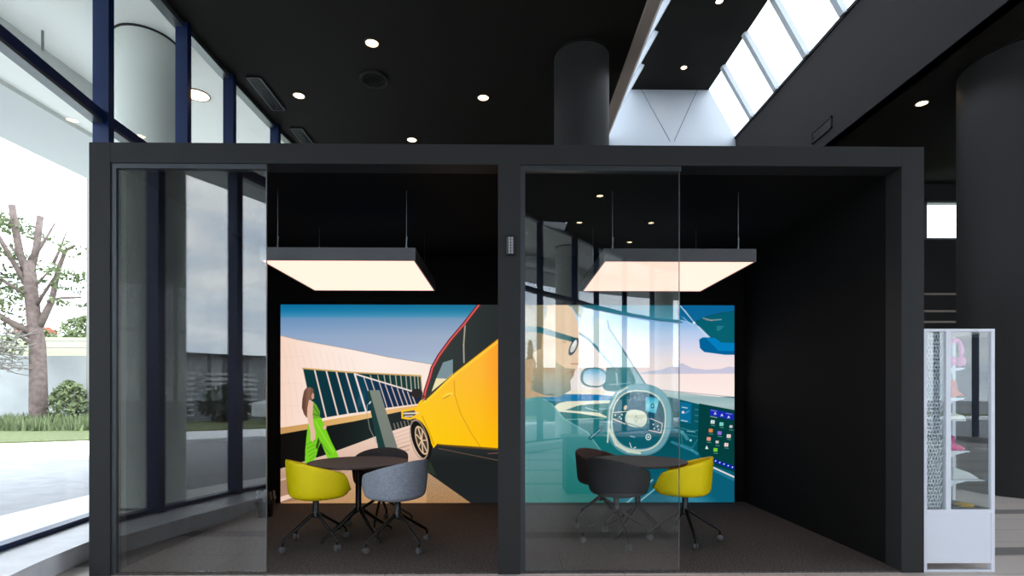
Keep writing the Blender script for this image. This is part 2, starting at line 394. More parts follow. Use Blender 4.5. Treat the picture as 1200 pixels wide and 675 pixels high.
# ------------------------------------------------------------------ meeting pod
PY0, PY1 = 3.78, 6.42
pod = thing('meeting_pod', (0, PY0, 0), 'black double meeting pod with two open-fronted rooms', 'meeting pod')
q = MB()
q.box((-2.876, PY0, 0), (-2.731, PY0 + .16, 3.0)); q.box((2.79, PY0, 0), (2.951, PY0 + .16, 3.0)); q.box((-.05, PY0, 0), (.105, PY0 + .16, 2.86)); q.box((-2.731, PY0, 2.86), (2.79, PY0 + .16, 3.0))
q.build('frame', POD, pod, bevel=0.002)
q = MB(); q.box((2.80, PY0 + .16, 0), (2.93, PY1, 2.98)); q.build('side_wall', PODIN, pod)
q = MB(); q.box((-2.86, PY0 + .16, 0), (-2.74, PY1, 2.98)); q.build('side_wall', PODIN, pod)
q = MB(); q.box((-2.74, PY1 - .1, 0), (2.80, PY1, 2.98)); q.build('back_wall', PODIN, pod)
q = MB(); q.box((-2.74, PY0 + .16, 2.88), (2.80, PY1 - .1, 2.98)); q.build('roof', PODIN, pod)
q = MB(); q.box((-.02, PY0 + .16, 0), (.075, PY1 - .1, 2.88)); q.build('divider_wall', PODIN, pod)
q = MB(); q.box((-2.731, PY0 + .01, 0.001), (-.05, PY0 + .16, 0.012)); q.box((-2.74, PY0 + .16, 0.001), (-.02, PY1 - .1, 0.012)); q.build('carpet', CARPET, pod)
q = MB(); q.box((.105, PY0 + .01, 0.001), (2.79, PY0 + .16, 0.012)); q.box((.075, PY0 + .16, 0.001), (2.80, PY1 - .1, 0.012)); q.build('carpet', CARPET, pod)
# glass doors
for (x0, x1, lb) in ((-2.731, -1.667, 'clear glass panel at the left end of the left room front'), (.105, 1.227, 'clear glass panel beside the centre post of the right room')):
    t = thing('glass_panel', (x0, PY0, .012), lb, 'glass panel', 'glass panels of the pod')
    q = MB(); q.box((x0 + .03, PY0 + .022, .02), (x1, PY0 + .034, 2.835)); q.build('pane', GLASS, t)
    q = MB(); q.box((x0, PY0 + .01, .012), (x0 + .035, PY0 + .05, 2.86)); q.build('side_profile', DKALU, t)
    q = MB(); q.box((x0 + .035, PY0 + .01, 2.825), (x1 + .01, PY0 + .05, 2.86)); q.build('top_rail', DKALU, t)
    q = MB(); q.box((x1 - .001, PY0 + .021, .02), (x1 + .002, PY0 + .035, 2.835)); q.build('edge_strip', ALU, t)
# keypad on the centre post
t = thing('keypad', (.035, PY0, 2.23), 'small black keypad with grey buttons on the centre post', 'keypad')
q = MB(); q.box((.006, PY0 - .022, 2.222), (.068, PY0, 2.362)); q.build('housing', BLACK, t, bevel=.012)
for r in range(6):
    for c in range(2):
        q = MB(); x = .022 + c * .019; z = 2.235 + r * .0195; q.box((x, PY0 - .027, z), (x + .014, PY0 - .021, z + .015)); q.build('key', KEY, t)

# ------------------------------------------------------------------ poster painting
def make_canvas(x0, x1, y0, y1, res):
    nx = int((x1 - x0) * res) * 2; ny = int((y1 - y0) * res) * 2
    xs = x0 + (np.arange(nx) + .5) / nx * (x1 - x0); ys = y0 + (np.arange(ny) + .5) / ny * (y1 - y0)
    X, Y = np.meshgrid(xs, ys)
    return X, Y, np.zeros((ny, nx, 3))
class Paint:
    def __init__(s, x0, x1, y0, y1, res=2.2):
        s.ext = (x0, x1, y0, y1); s.X, s.Y, s.I = make_canvas(x0, x1, y0, y1, res); s.rng = np.random.RandomState(3)
    def _sub(s, bx0, bx1, by0, by1):
        x0, x1, y0, y1 = s.ext; ny, nx = s.X.shape
        a = max(0, int((bx0 - x0) / (x1 - x0) * nx) - 2); b = min(nx, int((bx1 - x0) / (x1 - x0) * nx) + 3)
        c = max(0, int((by0 - y0) / (y1 - y0) * ny) - 2); d = min(ny, int((by1 - y0) / (y1 - y0) * ny) + 3)
        return slice(c, max(c, d)), slice(a, max(a, b))
    def put(s, sl, m, col, a):
        X, Y = s.X[sl], s.Y[sl]
        c = np.stack(np.broadcast_arrays(*[np.asarray(q, float) for q in (col(X, Y) if callable(col) else col)], X)[:3], -1)
        m = (m * a)[..., None]; s.I[sl] = s.I[sl] * (1 - m) + c * m
    def poly(s, pts, col, a=1.0):
        xs = [p[0] for p in pts]; ys = [p[1] for p in pts]; sl = s._sub(min(xs), max(xs), min(ys), max(ys))
        X, Y = s.X[sl], s.Y[sl]; m = np.zeros(X.shape, bool); n = len(pts)
        for i in range(n):
            (ax, ay), (bx, by) = pts[i], pts[(i+1) % n]
            if ay == by: continue
            m ^= ((ay > Y) != (by > Y)) & (X < (bx - ax) * (Y - ay) / (by - ay) + ax)
        s.put(sl, m.astype(float), col, a)
    def line(s, pts, wd, col, a=1.0):
        for (ax, ay), (bx, by) in zip(pts[:-1], pts[1:]):
            sl = s._sub(min(ax, bx) - wd, max(ax, bx) + wd, min(ay, by) - wd, max(ay, by) + wd); X, Y = s.X[sl], s.Y[sl]
            dx, dy = bx - ax, by - ay; l2 = dx*dx + dy*dy + 1e-9
            t = np.clip(((X - ax) * dx + (Y - ay) * dy) / l2, 0, 1)
            s.put(sl, np.clip((wd / 2 + .2 - np.hypot(X - ax - t*dx, Y - ay - t*dy)) / .4, 0, 1), col, a)
    def ell(s, cx, cy, rx, ry, col, rot=0, a=1.0, ring=0, soft=0.02, pw=2):
        R = max(rx, ry) * 1.1 + ring; sl = s._sub(cx - R, cx + R, cy - R, cy + R); X, Y = s.X[sl] - cx, s.Y[sl] - cy
        c, q = math.cos(rot), math.sin(rot); u, v = (X*c + Y*q) / rx, (-X*q + Y*c) / ry
        d = (np.abs(u)**pw + np.abs(v)**pw) ** (1/pw)
        m = np.clip((1 - d) / soft, 0, 1)
        if ring: m = np.clip((ring / 2 - np.abs(d - 1) * min(rx, ry)) / .4 + .5, 0, 1)
        s.put(sl, m, col, a)
    def noise(s, pts, amp):
        X, Y = s.X, s.Y; m = np.zeros(X.shape, bool); n = len(pts)
        for i in range(n):
            (ax, ay), (bx, by) = pts[i], pts[(i+1) % n]
            if ay == by: continue
            m ^= ((ay > Y) != (by > Y)) & (X < (bx - ax) * (Y - ay) / (by - ay) + ax)
        nz = s.rng.rand(*X.shape) - .5
        s.I += (m * nz * amp)[..., None]
    def result(s):
        I = s.I; ny, nx, _ = I.shape
        return I.reshape(ny // 2, 2, nx // 2, 2, 3).mean((1, 3)).clip(0, 255)
def ramp(stops):
    k = [a for a, _ in stops]
    return lambda X, Y: tuple(np.interp(Y, k, [c[j] for _, c in stops]) for j in range(3))
def hramp(stops):
    k = [a for a, _ in stops]
    return lambda X, Y: tuple(np.interp(X, k, [c[j] for _, c in stops]) for j in range(3))

def paint_left():
    P = Paint(330, 586, 357, 594)
    base = ramp([(357, (8, 105, 152)), (364, (22, 120, 165)), (371, (62, 140, 182)), (374, (106, 146, 188)), (395, (142, 166, 198)), (415, (152, 172, 204)), (430, (160, 190, 215))])
    def sky(X, Y):
        c = base(X, Y); t = np.clip((X - 330) / 250, 0, 1)
        return (c[0] + 18 * t, c[1] + 8 * t, c[2] - 2 * t)
    P.poly([(330, 357), (586, 357), (586, 440), (330, 440)], sky)
    P.poly([(330, 394), (350, 399), (415, 411), (455, 419.5), (500, 427), (516, 430), (500, 475), (415, 490), (330, 505)], hramp([(330, (246, 214, 196)), (380, (253, 230, 218)), (440, (255, 238, 228)), (510, (250, 232, 220))]))
    P.line([(330, 394), (350, 399), (415, 411), (455, 419.5), (500, 427), (516, 430)], .9, (150, 140, 140), .7)
    for i in range(12):
        x = 334 + i * 7.3; P.line([(x - 2, 402 + i * 1.6), (x + 4, 432 + i)], .4, (215, 185, 165), .5)
        if i < 5: P.line([(x - 2, 440 + i * 4), (x + 3, 500 - i * 6)], .4, (215, 185, 165), .5)
    for y in (420, 452, 478): P.line([(330, y), (356, y - 1)], .4, (220, 190, 170), .5)
    win = [(356.3, 433.7), (410, 438), (493, 443), (496, 475), (452, 481), (410, 488.5), (369, 495.5)]
    P.poly(win, hramp([(356, (16, 58, 62)), (395, (14, 50, 62)), (425, (18, 62, 82)), (450, (24, 46, 78)), (495, (30, 42, 62))]))
    P.poly([(417, 440), (493, 443), (494, 465)], hramp([(417, (20, 52, 50)), (495, (32, 66, 60))]))
    P.ell(424, 470, 5, 12, (70, 130, 150), .3, .35, soft=.8)
    W = (246, 216, 200)
    for a, b in (((369.7, 434.6), (383.7, 493.7)), ((383.3, 436), (397.7, 491.7)), ((395, 437), (409.3, 489.5)), ((406, 438), (420, 487))): P.line([a, b], 1.7, W)
    for k, x in enumerate((434.6, 443.3, 450.6, 457.3, 464, 470, 476, 481.3, 486, 490)):
        t = (x - 416.4) / 67.6; yb = 439.7 + t * 21.3; P.line([(x, 441.5), (x + 1.4, min(yb, 466))], 1.0, (205, 190, 178))
    for a, b in (((426.7, 443), (440, 484)), ((435.5, 446.5), (447, 483)), ((445, 449.7), (454.7, 481.5)), ((452, 452.3), (461.7, 480.3)), ((459.3, 455), (467.6, 479.3)), ((466, 457), (473.3, 478.5)), ((472, 459), (478.7, 477.7)), ((478, 461), (483.3, 476.6)), ((483.3, 465), (487.5, 476))): P.line([a, b], 1.1, (225, 205, 198))
    P.line([(416.4, 439.7), (430, 485.7)], 2.1, (250, 228, 218)); P.line([(416.4, 439.7), (485, 461)], 1.7, (250, 232, 222))
    P.line([(356, 433.2), (410, 437.8), (493, 442)], 1.7, (206, 166, 98)); P.line([(493.4, 442), (496, 475)], 1.2, (190, 150, 90))
    P.poly([(369, 495), (383.7, 491.5), (410, 487), (430, 484.5), (452, 480.5), (490, 475.5), (490, 478), (430, 487), (384, 495.5), (369, 498)], (252, 226, 208))
    P.poly([(330, 503.8), (362, 499), (384, 494.8), (415, 489.5), (430, 487), (453, 482.5), (490, 477), (489, 481), (471, 484.4), (434, 492.4), (415, 496.4), (330, 511.5)], hramp([(330, (200, 150, 92)), (380, (215, 168, 100)), (440, (232, 188, 128)), (490, (228, 178, 110))]))
    P.poly([(330, 511.5), (415, 496.4), (434, 492.4), (471, 484.4), (489, 481), (489, 502), (460, 508), (415, 524), (380, 537), (330, 553)], hramp([(330, (16, 14, 12)), (400, (24, 28, 28)), (450, (34, 44, 44)), (489, (40, 40, 40))]))
    for i in range(7): P.line([(462 + i * 4, 499 - i), (464 + i * 4, 506 - i)], 1.2, (190, 175, 160), .6)
    # ground
    P.poly([(330, 552.5), (380, 537), (415, 524), (442, 513.7), (460, 507.7), (489, 498.5), (500, 520), (500, 594), (330, 594)], ramp([(500, (244, 214, 198)), (540, (220, 186, 166)), (560, (186, 150, 124)), (594, (190, 155, 122))]))
    for y, c in ((566, (232, 205, 188)), (569, (160, 120, 95)), (574, (175, 135, 108))): P.line([(330, y), (345, y - 4), (480, y - 44)], 1.2, c, .8)
    P.poly([(330, 568), (400, 545), (400, 560), (330, 586)], (160, 124, 98), .75)
    P.poly([(330, 586), (352, 580), (360, 583), (330, 592)], (238, 202, 184))
    P.poly([(330, 592), (352, 584), (420, 566), (440, 594), (330, 594)], (150, 112, 84), .8)
    for i in range(5): P.line([(445, 518 + i * 4), (486, 503 + i * 5)], .8, (205, 170, 150), .8)
    P.poly([(410, 556), (470, 540), (496, 553), (552, 594), (330, 594), (352, 590)], ramp([(540, (222, 186, 160)), (560, (205, 166, 130)), (594, (192, 146, 98))]), .85)
    P.noise([(410, 556), (470, 540), (496, 553), (552, 594), (352, 594)], 60)
    # car lower body
    P.poly([(508, 528), (512, 524), (586, 530), (586, 594), (552, 594), (496, 553.5), (497, 530)], ramp([(524, (44, 48, 50)), (545, (30, 34, 34)), (594, (32, 36, 38))]))
    P.poly([(496, 541), (505, 545), (512, 562), (497, 554)], (46, 62, 44), .7)
    P.line([(514, 528.5), (545, 535), (586, 543.5)], .9, (104, 82, 66)); P.line([(572, 535), (586, 534)], 1, (120, 80, 75))
    # greenhouse
    red = [(562, 356.5), (561, 358), (545, 379.3), (528.3, 399.3), (515, 418), (507, 432.7), (504.4, 443), (499, 460.3), (497.5, 470)]
    P.poly(red + [(499, 473), (535, 440), (586, 396), (586, 356.5)], hramp([(500, (52, 62, 60)), (540, (50, 56, 55)), (586, (40, 46, 46))]))
    P.poly([(506, 461), (511.5, 445), (524, 445.3), (531, 438.5), (531, 440)], (240, 226, 178)); P.poly([(511.5, 445), (519.5, 426), (531, 422.3), (531, 439), (524, 445.5)], (124, 146, 152))
    P.line([(545.3, 380.5), (543.6, 405), (544, 426)], 1.7, (182, 172, 156), .9)
    P.line([(p[0] - 1.4, p[1] - .6) for p in red], 1.6, (104, 34, 58)); P.line(red, 1.9, (222, 92, 84)); P.line([(p[0] + 1.4, p[1] + .6) for p in red], .8, (120, 40, 44), .8)
    # yellow body
    def yel(X, Y):
        t = np.clip((X - 500) / 86, 0, 1); u = np.clip((Y - 440) / 90, 0, 1); e = np.clip((X - 562) / 22, 0, 1)
        return (253 + 0 * t, 196 - 14 * t + 8 * u - 22 * e * (1 - u), 36 + 6 * (1 - u) * 3 - 22 * u - 8 * e)
    body = [(586, 396), (586, 530), (537.7, 526.3), (512.3, 523.7), (508.3, 528.5), (503, 516), (495, 500), (487, 492.5), (484, 493), (488, 481), (491, 474), (494, 470.5), (499, 472), (531, 440)]
    P.poly(body, yel); P.line([(497, 474.5), (531, 443), (586, 399.5)], 2.4, (255, 216, 64), .65)
    P.line([(495.5, 472.5), (531, 440), (586, 396)], .7, (120, 84, 22), .8)
    P.line([(532.5, 448), (533.3, 465), (540, 487), (551, 508), (563, 527)], .8, (196, 134, 30), .8)
    P.ell(525, 465.5, 6.5, 2.4, (255, 220, 78), -.45); P.ell(524, 467, 6, 1.2, (215, 150, 30), -.45, .8)
    P.line([(495, 490), (503, 508), (509, 524)], 1.1, (205, 140, 26), .8)
    P.poly([(512, 523), (520, 524), (545, 525.5), (586, 528.5), (586, 531), (540, 528), (512, 525.5)], (92, 68, 30), .8)
    # headlight, wheel, mirror
    P.poly([(470.5, 483), (489, 479), (489, 492), (480, 494.5), (471, 493)], (250, 196, 44)); P.poly([(473, 485), (486, 483), (488, 488), (482, 492), (473, 491)], (92, 82, 78))
    P.line([(474, 487), (490, 486.5)], 1.6, (238, 226, 212)); P.line([(475, 490.5), (484, 490)], 1.2, (236, 224, 205))
    P.ell(494, 518, 10.5, 25, (26, 24, 24), -.30); P.ell(491.5, 518, 9.5, 23.5, (168, 150, 132), -.22, ring=.8)
    P.ell(494.5, 519, 6.6, 18, (222, 190, 150), -.28); P.ell(494.5, 519, 5.4, 16, (70, 56, 48), -.28)
    for k in range(7):
        a = k * 2 * PI / 7; P.line([(494.5, 519), (494.5 + 5.4 * math.cos(a) + 3 * math.sin(a), 519 + 16 * math.sin(a))], 1.3, (232, 202, 168))
    P.ell(489, 463, 6.8, 5.8, (46, 42, 42)); P.line([(494, 466), (498, 467)], 1.6, (60, 50, 46))
    # charging pillar
    P.poly([(430.5, 461), (433.5, 459.4), (453, 530), (459, 552), (450, 552), (444, 530)], (30, 62, 60)); P.poly([(433.5, 459.4), (445.3, 459), (467, 530), (473, 552), (459, 552), (452, 527)], ramp([(459, (128, 136, 126)), (552, (112, 118, 110))]))
    P.line([(434, 474), (431, 477), (430.5, 486), (434, 505), (443, 524)], .8, (160, 170, 165), .8); P.line([(433.5, 475), (435, 473)], 1.5, (225, 225, 225))
    # walking figure on the print
    P.poly([(360, 518), (362, 500), (367, 492.5), (377, 491.5), (382, 503), (389, 520), (397, 536), (399, 552), (388, 548), (377, 521), (374, 528), (371, 540), (366, 546), (358.5, 546), (359, 530)], (122, 205, 36))
    P.poly([(374, 515), (376, 520), (373, 530), (371, 527)], (30, 60, 20), .8)
    for i in range(5): P.line([(360 + i, 524 + i * 4.5), (371, 519 + i * 4.5)], .7, (70, 140, 30), .8)
    P.line([(371, 497), (384, 520), (392, 533)], 1.6, (150, 228, 60), .8); P.line([(376, 520), (388, 536)], 1, (70, 140, 28), .8)
    P.poly([(360, 474), (368, 472.5), (372, 477), (376, 485), (376, 492), (367, 493.5), (361, 488)], (112, 168, 46)); P.line([(367, 476), (375, 488)], .8, (60, 110, 30)); P.line([(366, 487), (376, 490)], .9, (60, 110, 30))
    P.poly([(360.5, 472), (365, 470.5), (368.3, 474), (367.5, 488), (368.5, 500), (371, 510), (370.5, 517), (367.5, 521), (365, 518), (365, 509), (362, 496), (360, 484)], (228, 184, 160))
    P.ell(381.5, 503.5, 2.2, 2.4, (222, 176, 150))
    P.poly([(357.5, 460), (360, 456.5), (365, 455.6), (368.6, 458), (369.2, 464), (367, 469), (363, 471.5), (361.5, 480), (361, 492.5), (357.5, 488), (355, 480), (355.5, 470)], hramp([(355, (88, 56, 46)), (363, (138, 98, 80)), (369, (110, 76, 62))]))
    P.poly([(367.5, 462), (369, 464), (369, 469), (366.5, 470.5), (366, 466)], (206, 158, 132))
    return P

def paint_right():
    P = Paint(604, 862, 357, 592)
    sk = ramp([(357, (86, 150, 205)), (375, (128, 178, 226)), (390, (182, 204, 236)), (405, (212, 216, 238)), (420, (240, 226, 230)), (430, (246, 228, 228))])
    P.poly([(604, 357), (862, 357), (862, 470), (604, 470)], lambda X, Y: tuple(c + (252 - c) * np.clip((760 - X) / 130, 0, .75) for c in sk(X, Y)))
    P.poly([(740, 441), (758, 436), (775, 434), (790, 429), (800, 426), (812, 432), (828, 434), (845, 433), (856, 430), (862, 431), (862, 439), (740, 441)], ramp([(426, (196, 196, 218)), (440, (206, 202, 222))]))
    P.poly([(690, 439.5), (862, 438.5), (862, 470), (690, 470)], ramp([(438, (252, 230, 226)), (470, (254, 238, 232))]))
    # headliner
    P.poly([(604, 357), (798, 357), (798, 377), (775, 375.5), (740, 370), (700, 363), (676, 359)], ramp([(357, (26, 104, 122)), (376, (60, 140, 165))]))
    P.line([(676, 358), (700, 363), (740, 370), (775, 375.5), (800, 377.5)], 1.4, (30, 90, 110), .8)
    P.poly([(790, 357), (862, 357), (862, 402), (836, 397), (824, 384), (806, 376), (797, 374)], ramp([(357, (8, 98, 150)), (380, (14, 104, 150)), (400, (10, 112, 150))]))
    P.poly([(815, 377), (830, 370), (845, 366.5), (862, 364), (862, 402), (845, 402), (834, 396)], ramp([(364, (6, 92, 112)), (402, (8, 98, 108))]))
    P.line([(815, 377), (830, 370), (845, 366.5), (862, 364)], .8, (20, 70, 96), .8)
    P.line([(825, 372.5), (834, 375), (846, 374)], 1.6, (140, 160, 160), .8); P.line([(828, 374.5), (836, 375)], 1, (200, 150, 140), .6)
    for y in (382.5, 384.5, 386.5): P.line([(841, y), (849 - (y - 382.5), y)], .6, (90, 180, 200), .8)
    P.line([(798, 358), (816, 380), (832, 397)], 1.0, (210, 225, 235)); P.line([(803, 363), (818, 383)], 1.1, (170, 200, 220), .8); P.ell(814, 378, 1.6, 1.6, (220, 230, 235))
    P.poly([(798, 370), (803, 372), (822, 392), (830, 400), (815, 385)], (200, 214, 240), .5)
    P.poly([(820, 398), (824, 395.3), (840, 395.3), (862, 401), (862, 416.2), (850, 416), (826, 412.8), (821, 408)], (2, 98, 152)); P.poly([(828, 396), (842, 396), (862, 402), (862, 411.5), (843, 411.5), (836, 404)], (4, 126, 190)); P.poly([(838, 395.3), (862, 395.3), (862, 402), (846, 401.5)], (8, 96, 112))
    # side window, pillars
    P.poly([(671, 380), (690, 395), (725, 438), (735, 460), (668, 462), (668, 430)], (252, 238, 234))
    P.line([(679, 391), (690, 398), (702, 411), (726, 440)], 3.2, (92, 150, 162)); P.line([(679, 390), (702, 409), (728, 438)], .8, (40, 96, 110), .9)
    P.poly([(698, 372), (712, 376), (716, 388), (730, 408), (758, 453), (742, 456), (724, 436), (704, 412), (694, 398)], hramp([(695, (206, 222, 222)), (730, (170, 204, 212)), (758, (140, 180, 190))]))
    P.line([(712, 376), (713.5, 385), (718, 391), (736, 420), (758, 453)], 1.5, (58, 116, 136)); P.line([(700, 381), (708, 374)], 2, (210, 215, 190), .8); P.line([(735, 417), (741, 427)], 1.6, (30, 70, 90), .9)
    # mirror
    P.poly([(711, 431), (738, 431), (745, 446), (744, 462), (718, 466), (706, 455)], ramp([(431, (64, 134, 142)), (466, (30, 112, 120))])); P.line([(722, 438), (724, 452)], 2, (150, 190, 185), .8); P.line([(714, 452), (736, 450)], 1.5, (130, 180, 185), .8)
    P.ell(695.5, 443, 15.5, 12, (64, 120, 126), 0.05, pw=2.6); P.ell(696.5, 443, 13.5, 10.3, ramp([(432, (80, 168, 204)), (441, (186, 214, 232)), (454, (250, 236, 232))]), 0.05, pw=2.6)
    P.poly([(640, 459), (700, 457), (728, 462), (726, 466), (640, 466)], (248, 236, 216))
    # base of the cabin
    P.poly([(604, 466), (862, 466), (862, 592), (604, 592)], ramp([(466, (24, 110, 118)), (510, (20, 118, 120)), (560, (22, 104, 116)), (592, (30, 110, 122))]))
    P.poly([(628, 462.5), (700, 463.5), (724, 465.5), (727, 468), (720, 471.5), (640, 471.5)], hramp([(630, (40, 130, 160)), (690, (0, 118, 184)), (727, (20, 120, 160))]))
    P.poly([(644, 481.5), (655, 473.5), (664, 471.5), (728, 470), (728, 473), (690, 475), (676, 477), (662, 482), (702, 485), (716, 492), (680, 486), (645, 483)], (238, 234, 208))
    P.poly([(662, 482), (680, 476), (720, 474), (722, 490), (702, 485)], (60, 130, 128)); P.line([(686, 479), (700, 483)], 1, (190, 220, 215)); P.line([(640, 494), (722, 491)], 1.2, (150, 190, 180), .8); P.line([(702, 480.5), (715, 480.5)], .8, (190, 220, 215), .8)
    # dashboard
    P.poly([(742, 455), (770, 457.5), (800, 461), (830, 465), (862, 467.5), (862, 482), (825, 476), (790, 467.5), (770, 463.5), (748, 462)], ramp([(456, (206, 216, 212)), (468, (150, 180, 184)), (476, (170, 194, 196)), (482, (150, 176, 180))]))
    P.line([(745, 455), (800, 460.5), (862, 466.5)], .7, (80, 90, 110), .6)
    P.poly([(768, 464), (790, 468), (825, 476.5), (862, 482.5), (862, 592), (735, 592), (735, 480)], ramp([(464, (10, 84, 98)), (520, (6, 84, 96)), (560, (6, 92, 112)), (592, (14, 100, 120))]))
    P.poly([(798, 472), (811, 474), (810, 498), (797, 495)], (10, 108, 152))
    for a, b in (((800, 478.5), (806, 479.5)), ((799, 494), (806, 495.5))): P.line([a, b], 1.1, (210, 225, 230), .9)
    P.ell(801, 484.5, 1.6, 1.6, (235, 220, 220)); P.line([(803, 486), (808, 483)], .8, (120, 170, 210)); P.line([(798, 503), (812, 507), (825, 505)], .8, (70, 150, 160), .8)
    P.line([(822, 477.5), (821, 500)], 1, (130, 190, 195), .8)
    for y in (481, 488, 495): P.line([(815, y), (819, y + .5)], .8, (100, 160, 170), .7)
    P.line([(806, 507), (815, 508)], 1, (150, 200, 205), .8)
    P.line([(799, 510), (800, 523), (812, 527), (820, 514), (799, 510)], .8, (70, 150, 160), .7); P.ell(810, 518, 1.4, 1.4, (170, 215, 220))
    P.poly([(820, 474), (862, 482), (862, 556), (826, 544), (818, 530)], (4, 62, 62))
    P.poly([(833.5, 480.5), (861, 486), (861, 494), (832.5, 488)], (24, 44, 176))
    for x, y in ((839, 486), (847, 488), (855, 490.3)): P.line([(x - 1, y + 1), (x, y - 1), (x + 1, y + 1)], .9, (235, 235, 250))
    P.line([(834, 482), (841, 483.4)], .6, (200, 200, 240), .8); P.line([(852, 485.8), (859, 487)], .6, (200, 200, 240), .8); P.line([(833.5, 489.5), (841, 491)], .8, (200, 210, 205), .8)
    for x, y, c in ((836.3, 496, (220, 235, 230)), (846.7, 498.7, (130, 220, 200)), (858, 501.6, (230, 225, 220)), (834, 506.3, (240, 130, 60)), (844.4, 509.3, (150, 110, 230)), (855.3, 513, (250, 220, 215)), (831.6, 516.3, (250, 160, 130)), (841.6, 520, (235, 235, 225)), (852.4, 523.3, (250, 220, 215)), (839.6, 529.3, (120, 215, 50))):
        r = 2.3 if (x, y) not in ((858, 501.6), (841.6, 520)) else 1.7
        P.poly([(x - r, y - r), (x + r, y - r + .5), (x + r - .4, y + r), (x - r - .4, y + r - .5)], c); P.line([(x - 2, y + 3.8), (x + 2.4, y + 4.4)], .7, (150, 190, 180), .7)
        P.ell(x, y, .9, .9, (120, 130, 160), 0, .6)
    P.poly([(829, 524), (831, 528.5), (827.2, 528)], (225, 245, 240))
    P.poly([(832.5, 538), (862, 549), (862, 553.5), (832, 542)], (8, 40, 160))
    for k in range(6): P.ell(834.5 + k * 5, 540.6 + k * 1.9, .8, .8, (225, 230, 250))
    P.line([(830, 547.3), (862, 562)], 1.9, (226, 222, 226)); P.line([(830, 550.5), (862, 565.5)], 2.4, (40, 130, 160), .7)
    P.poly([(828, 553), (862, 568), (862, 592), (800, 592), (800, 560)], (10, 92, 116)); P.ell(812, 590, 34, 14, (80, 150, 176), .2, .6, soft=.8)
    P.line([(735, 592), (765, 565)], 2, (200, 225, 225), .7); P.line([(748, 592), (775, 570)], 1.6, (200, 225, 225), .7); P.ell(742, 556, 9, 7, (220, 236, 232), -.5, .8)
    # man: jacket, head, glasses
    P.poly([(604, 466), (630, 462), (648, 476), (662, 492), (690, 510), (704, 530), (712, 560), (716, 592), (604, 592)], ramp([(462, (96, 160, 160)), (500, (84, 152, 156)), (540, (50, 130, 132)), (592, (30, 116, 110))]))
    P.line([(646, 474), (660, 492), (688, 508), (704, 530), (712, 560)], 1.5, (130, 190, 190), .7); P.line([(692, 515), (706, 503)], 5, (16, 92, 104)); P.line([(692, 515), (702, 506)], 1.2, (150, 210, 215), .8)
    P.line([(664, 527), (690, 560)], 6, (64, 140, 142), .6)
    skin = hramp([(620, (196, 160, 120)), (650, (232, 192, 152)), (668, (248, 214, 180)), (684, (250, 212, 186))])
    P.poly([(604, 357), (666, 357), (672, 365), (676.5, 378), (678, 390), (680, 400), (681, 412), (684, 420), (683.5, 426), (677, 428.5), (676, 434), (672, 436), (673, 441), (668, 446), (668, 458), (655, 466), (630, 466), (604, 470)], skin)
    P.poly([(604, 357), (640, 357), (641, 366), (636, 382), (634, 410), (628, 420), (604, 425)], (146, 134, 104)); P.poly([(668, 357), (680, 357), (684, 366), (680, 374), (674, 366)], (150, 156, 136), .9)
    P.poly([(625, 412), (638, 408), (650, 424), (662, 432), (674, 433), (672, 441), (668, 447), (669, 458), (656, 466), (640, 465), (622, 458)], ramp([(408, (206, 180, 140)), (440, (176, 160, 128)), (466, (120, 138, 128))]))
    P.noise([(625, 412), (638, 408), (650, 424), (662, 432), (674, 433), (672, 441), (668, 447), (669, 458), (656, 466), (640, 465), (622, 458)], 60)
    P.line([(664, 438.5), (672, 436)], 1.3, (190, 130, 110)); P.line([(669, 427), (678, 427)], 1.4, (206, 140, 110), .8); P.ell(661, 401, 3, 1.6, (170, 140, 110), 0, .6, soft=.6); P.line([(655, 393), (668, 396)], 1.4, (190, 150, 110), .5)
    P.poly([(604, 382), (632, 383), (652, 389), (674, 396), (677, 399), (672, 401.5), (655, 397), (632, 390), (604, 388)], (30, 94, 98))
    P.ell(672, 406.5, 3.6, 9.5, (232, 226, 222), .42); P.ell(672, 406.5, 3.6, 9.5, (60, 76, 84), .42, ring=1.4); P.ell(673, 403, 1.6, 5, (255, 252, 250), .42)
    # steering wheel
    P.ell(749, 494, 32, 36, (14, 96, 112), .06, pw=2.4)
    P.poly([(737, 463), (757, 461), (774, 466), (780, 482), (776, 500), (757, 490), (733, 480)], (14, 82, 104)); P.poly([(757, 466), (773, 468), (769, 486), (757, 483)], ramp([(466, (40, 160, 200)), (476, (130, 216, 228)), (486, (70, 180, 210))])); P.ell(765, 477, 1.8, 2.4, (20, 80, 110), 0, ring=.9)
    for k in range(6): P.line([(739 + k * 2.6, 464 + k % 2 * 3), (737 + k * 2.6, 478)], .9, (70, 140, 160), .6)
    P.ell(733, 479, 2, 3, (235, 220, 190), .3)
    P.poly([(717, 485), (735, 484), (733, 498), (718, 493)], (24, 92, 108)); P.poly([(763, 492), (777, 498), (775, 509), (761, 506)], (20, 84, 104))
    P.line([(716, 491.5), (733, 498.5)], 1.3, (240, 214, 200)); P.line([(717, 485), (735, 483.5)], 1, (230, 226, 205)); P.line([(763, 492), (776.5, 498), (775, 509), (761, 506)], 1.1, (236, 212, 208))
    for x, y in ((721, 488), (726, 490), (729, 487.5), (728, 492), (766, 499), (771, 501), (767, 504), (772, 505)): P.ell(x, y, 1, 1, (210, 228, 228))
    P.ell(746, 503, 12, 13, (18, 100, 120), .2, pw=2.6); P.ell(745.5, 492, 13, 10.4, ramp([(481, (236, 236, 212)), (503, (206, 214, 196))]), .15, pw=2.6)
    P.line([(734, 497), (758, 505)], 1, (60, 120, 130), .8)
    P.line([(743.6, 492.5), (745.6, 488.5), (747.4, 492.5), (745.4, 496.5), (743.6, 492.5)], .8, (168, 172, 152), .9)
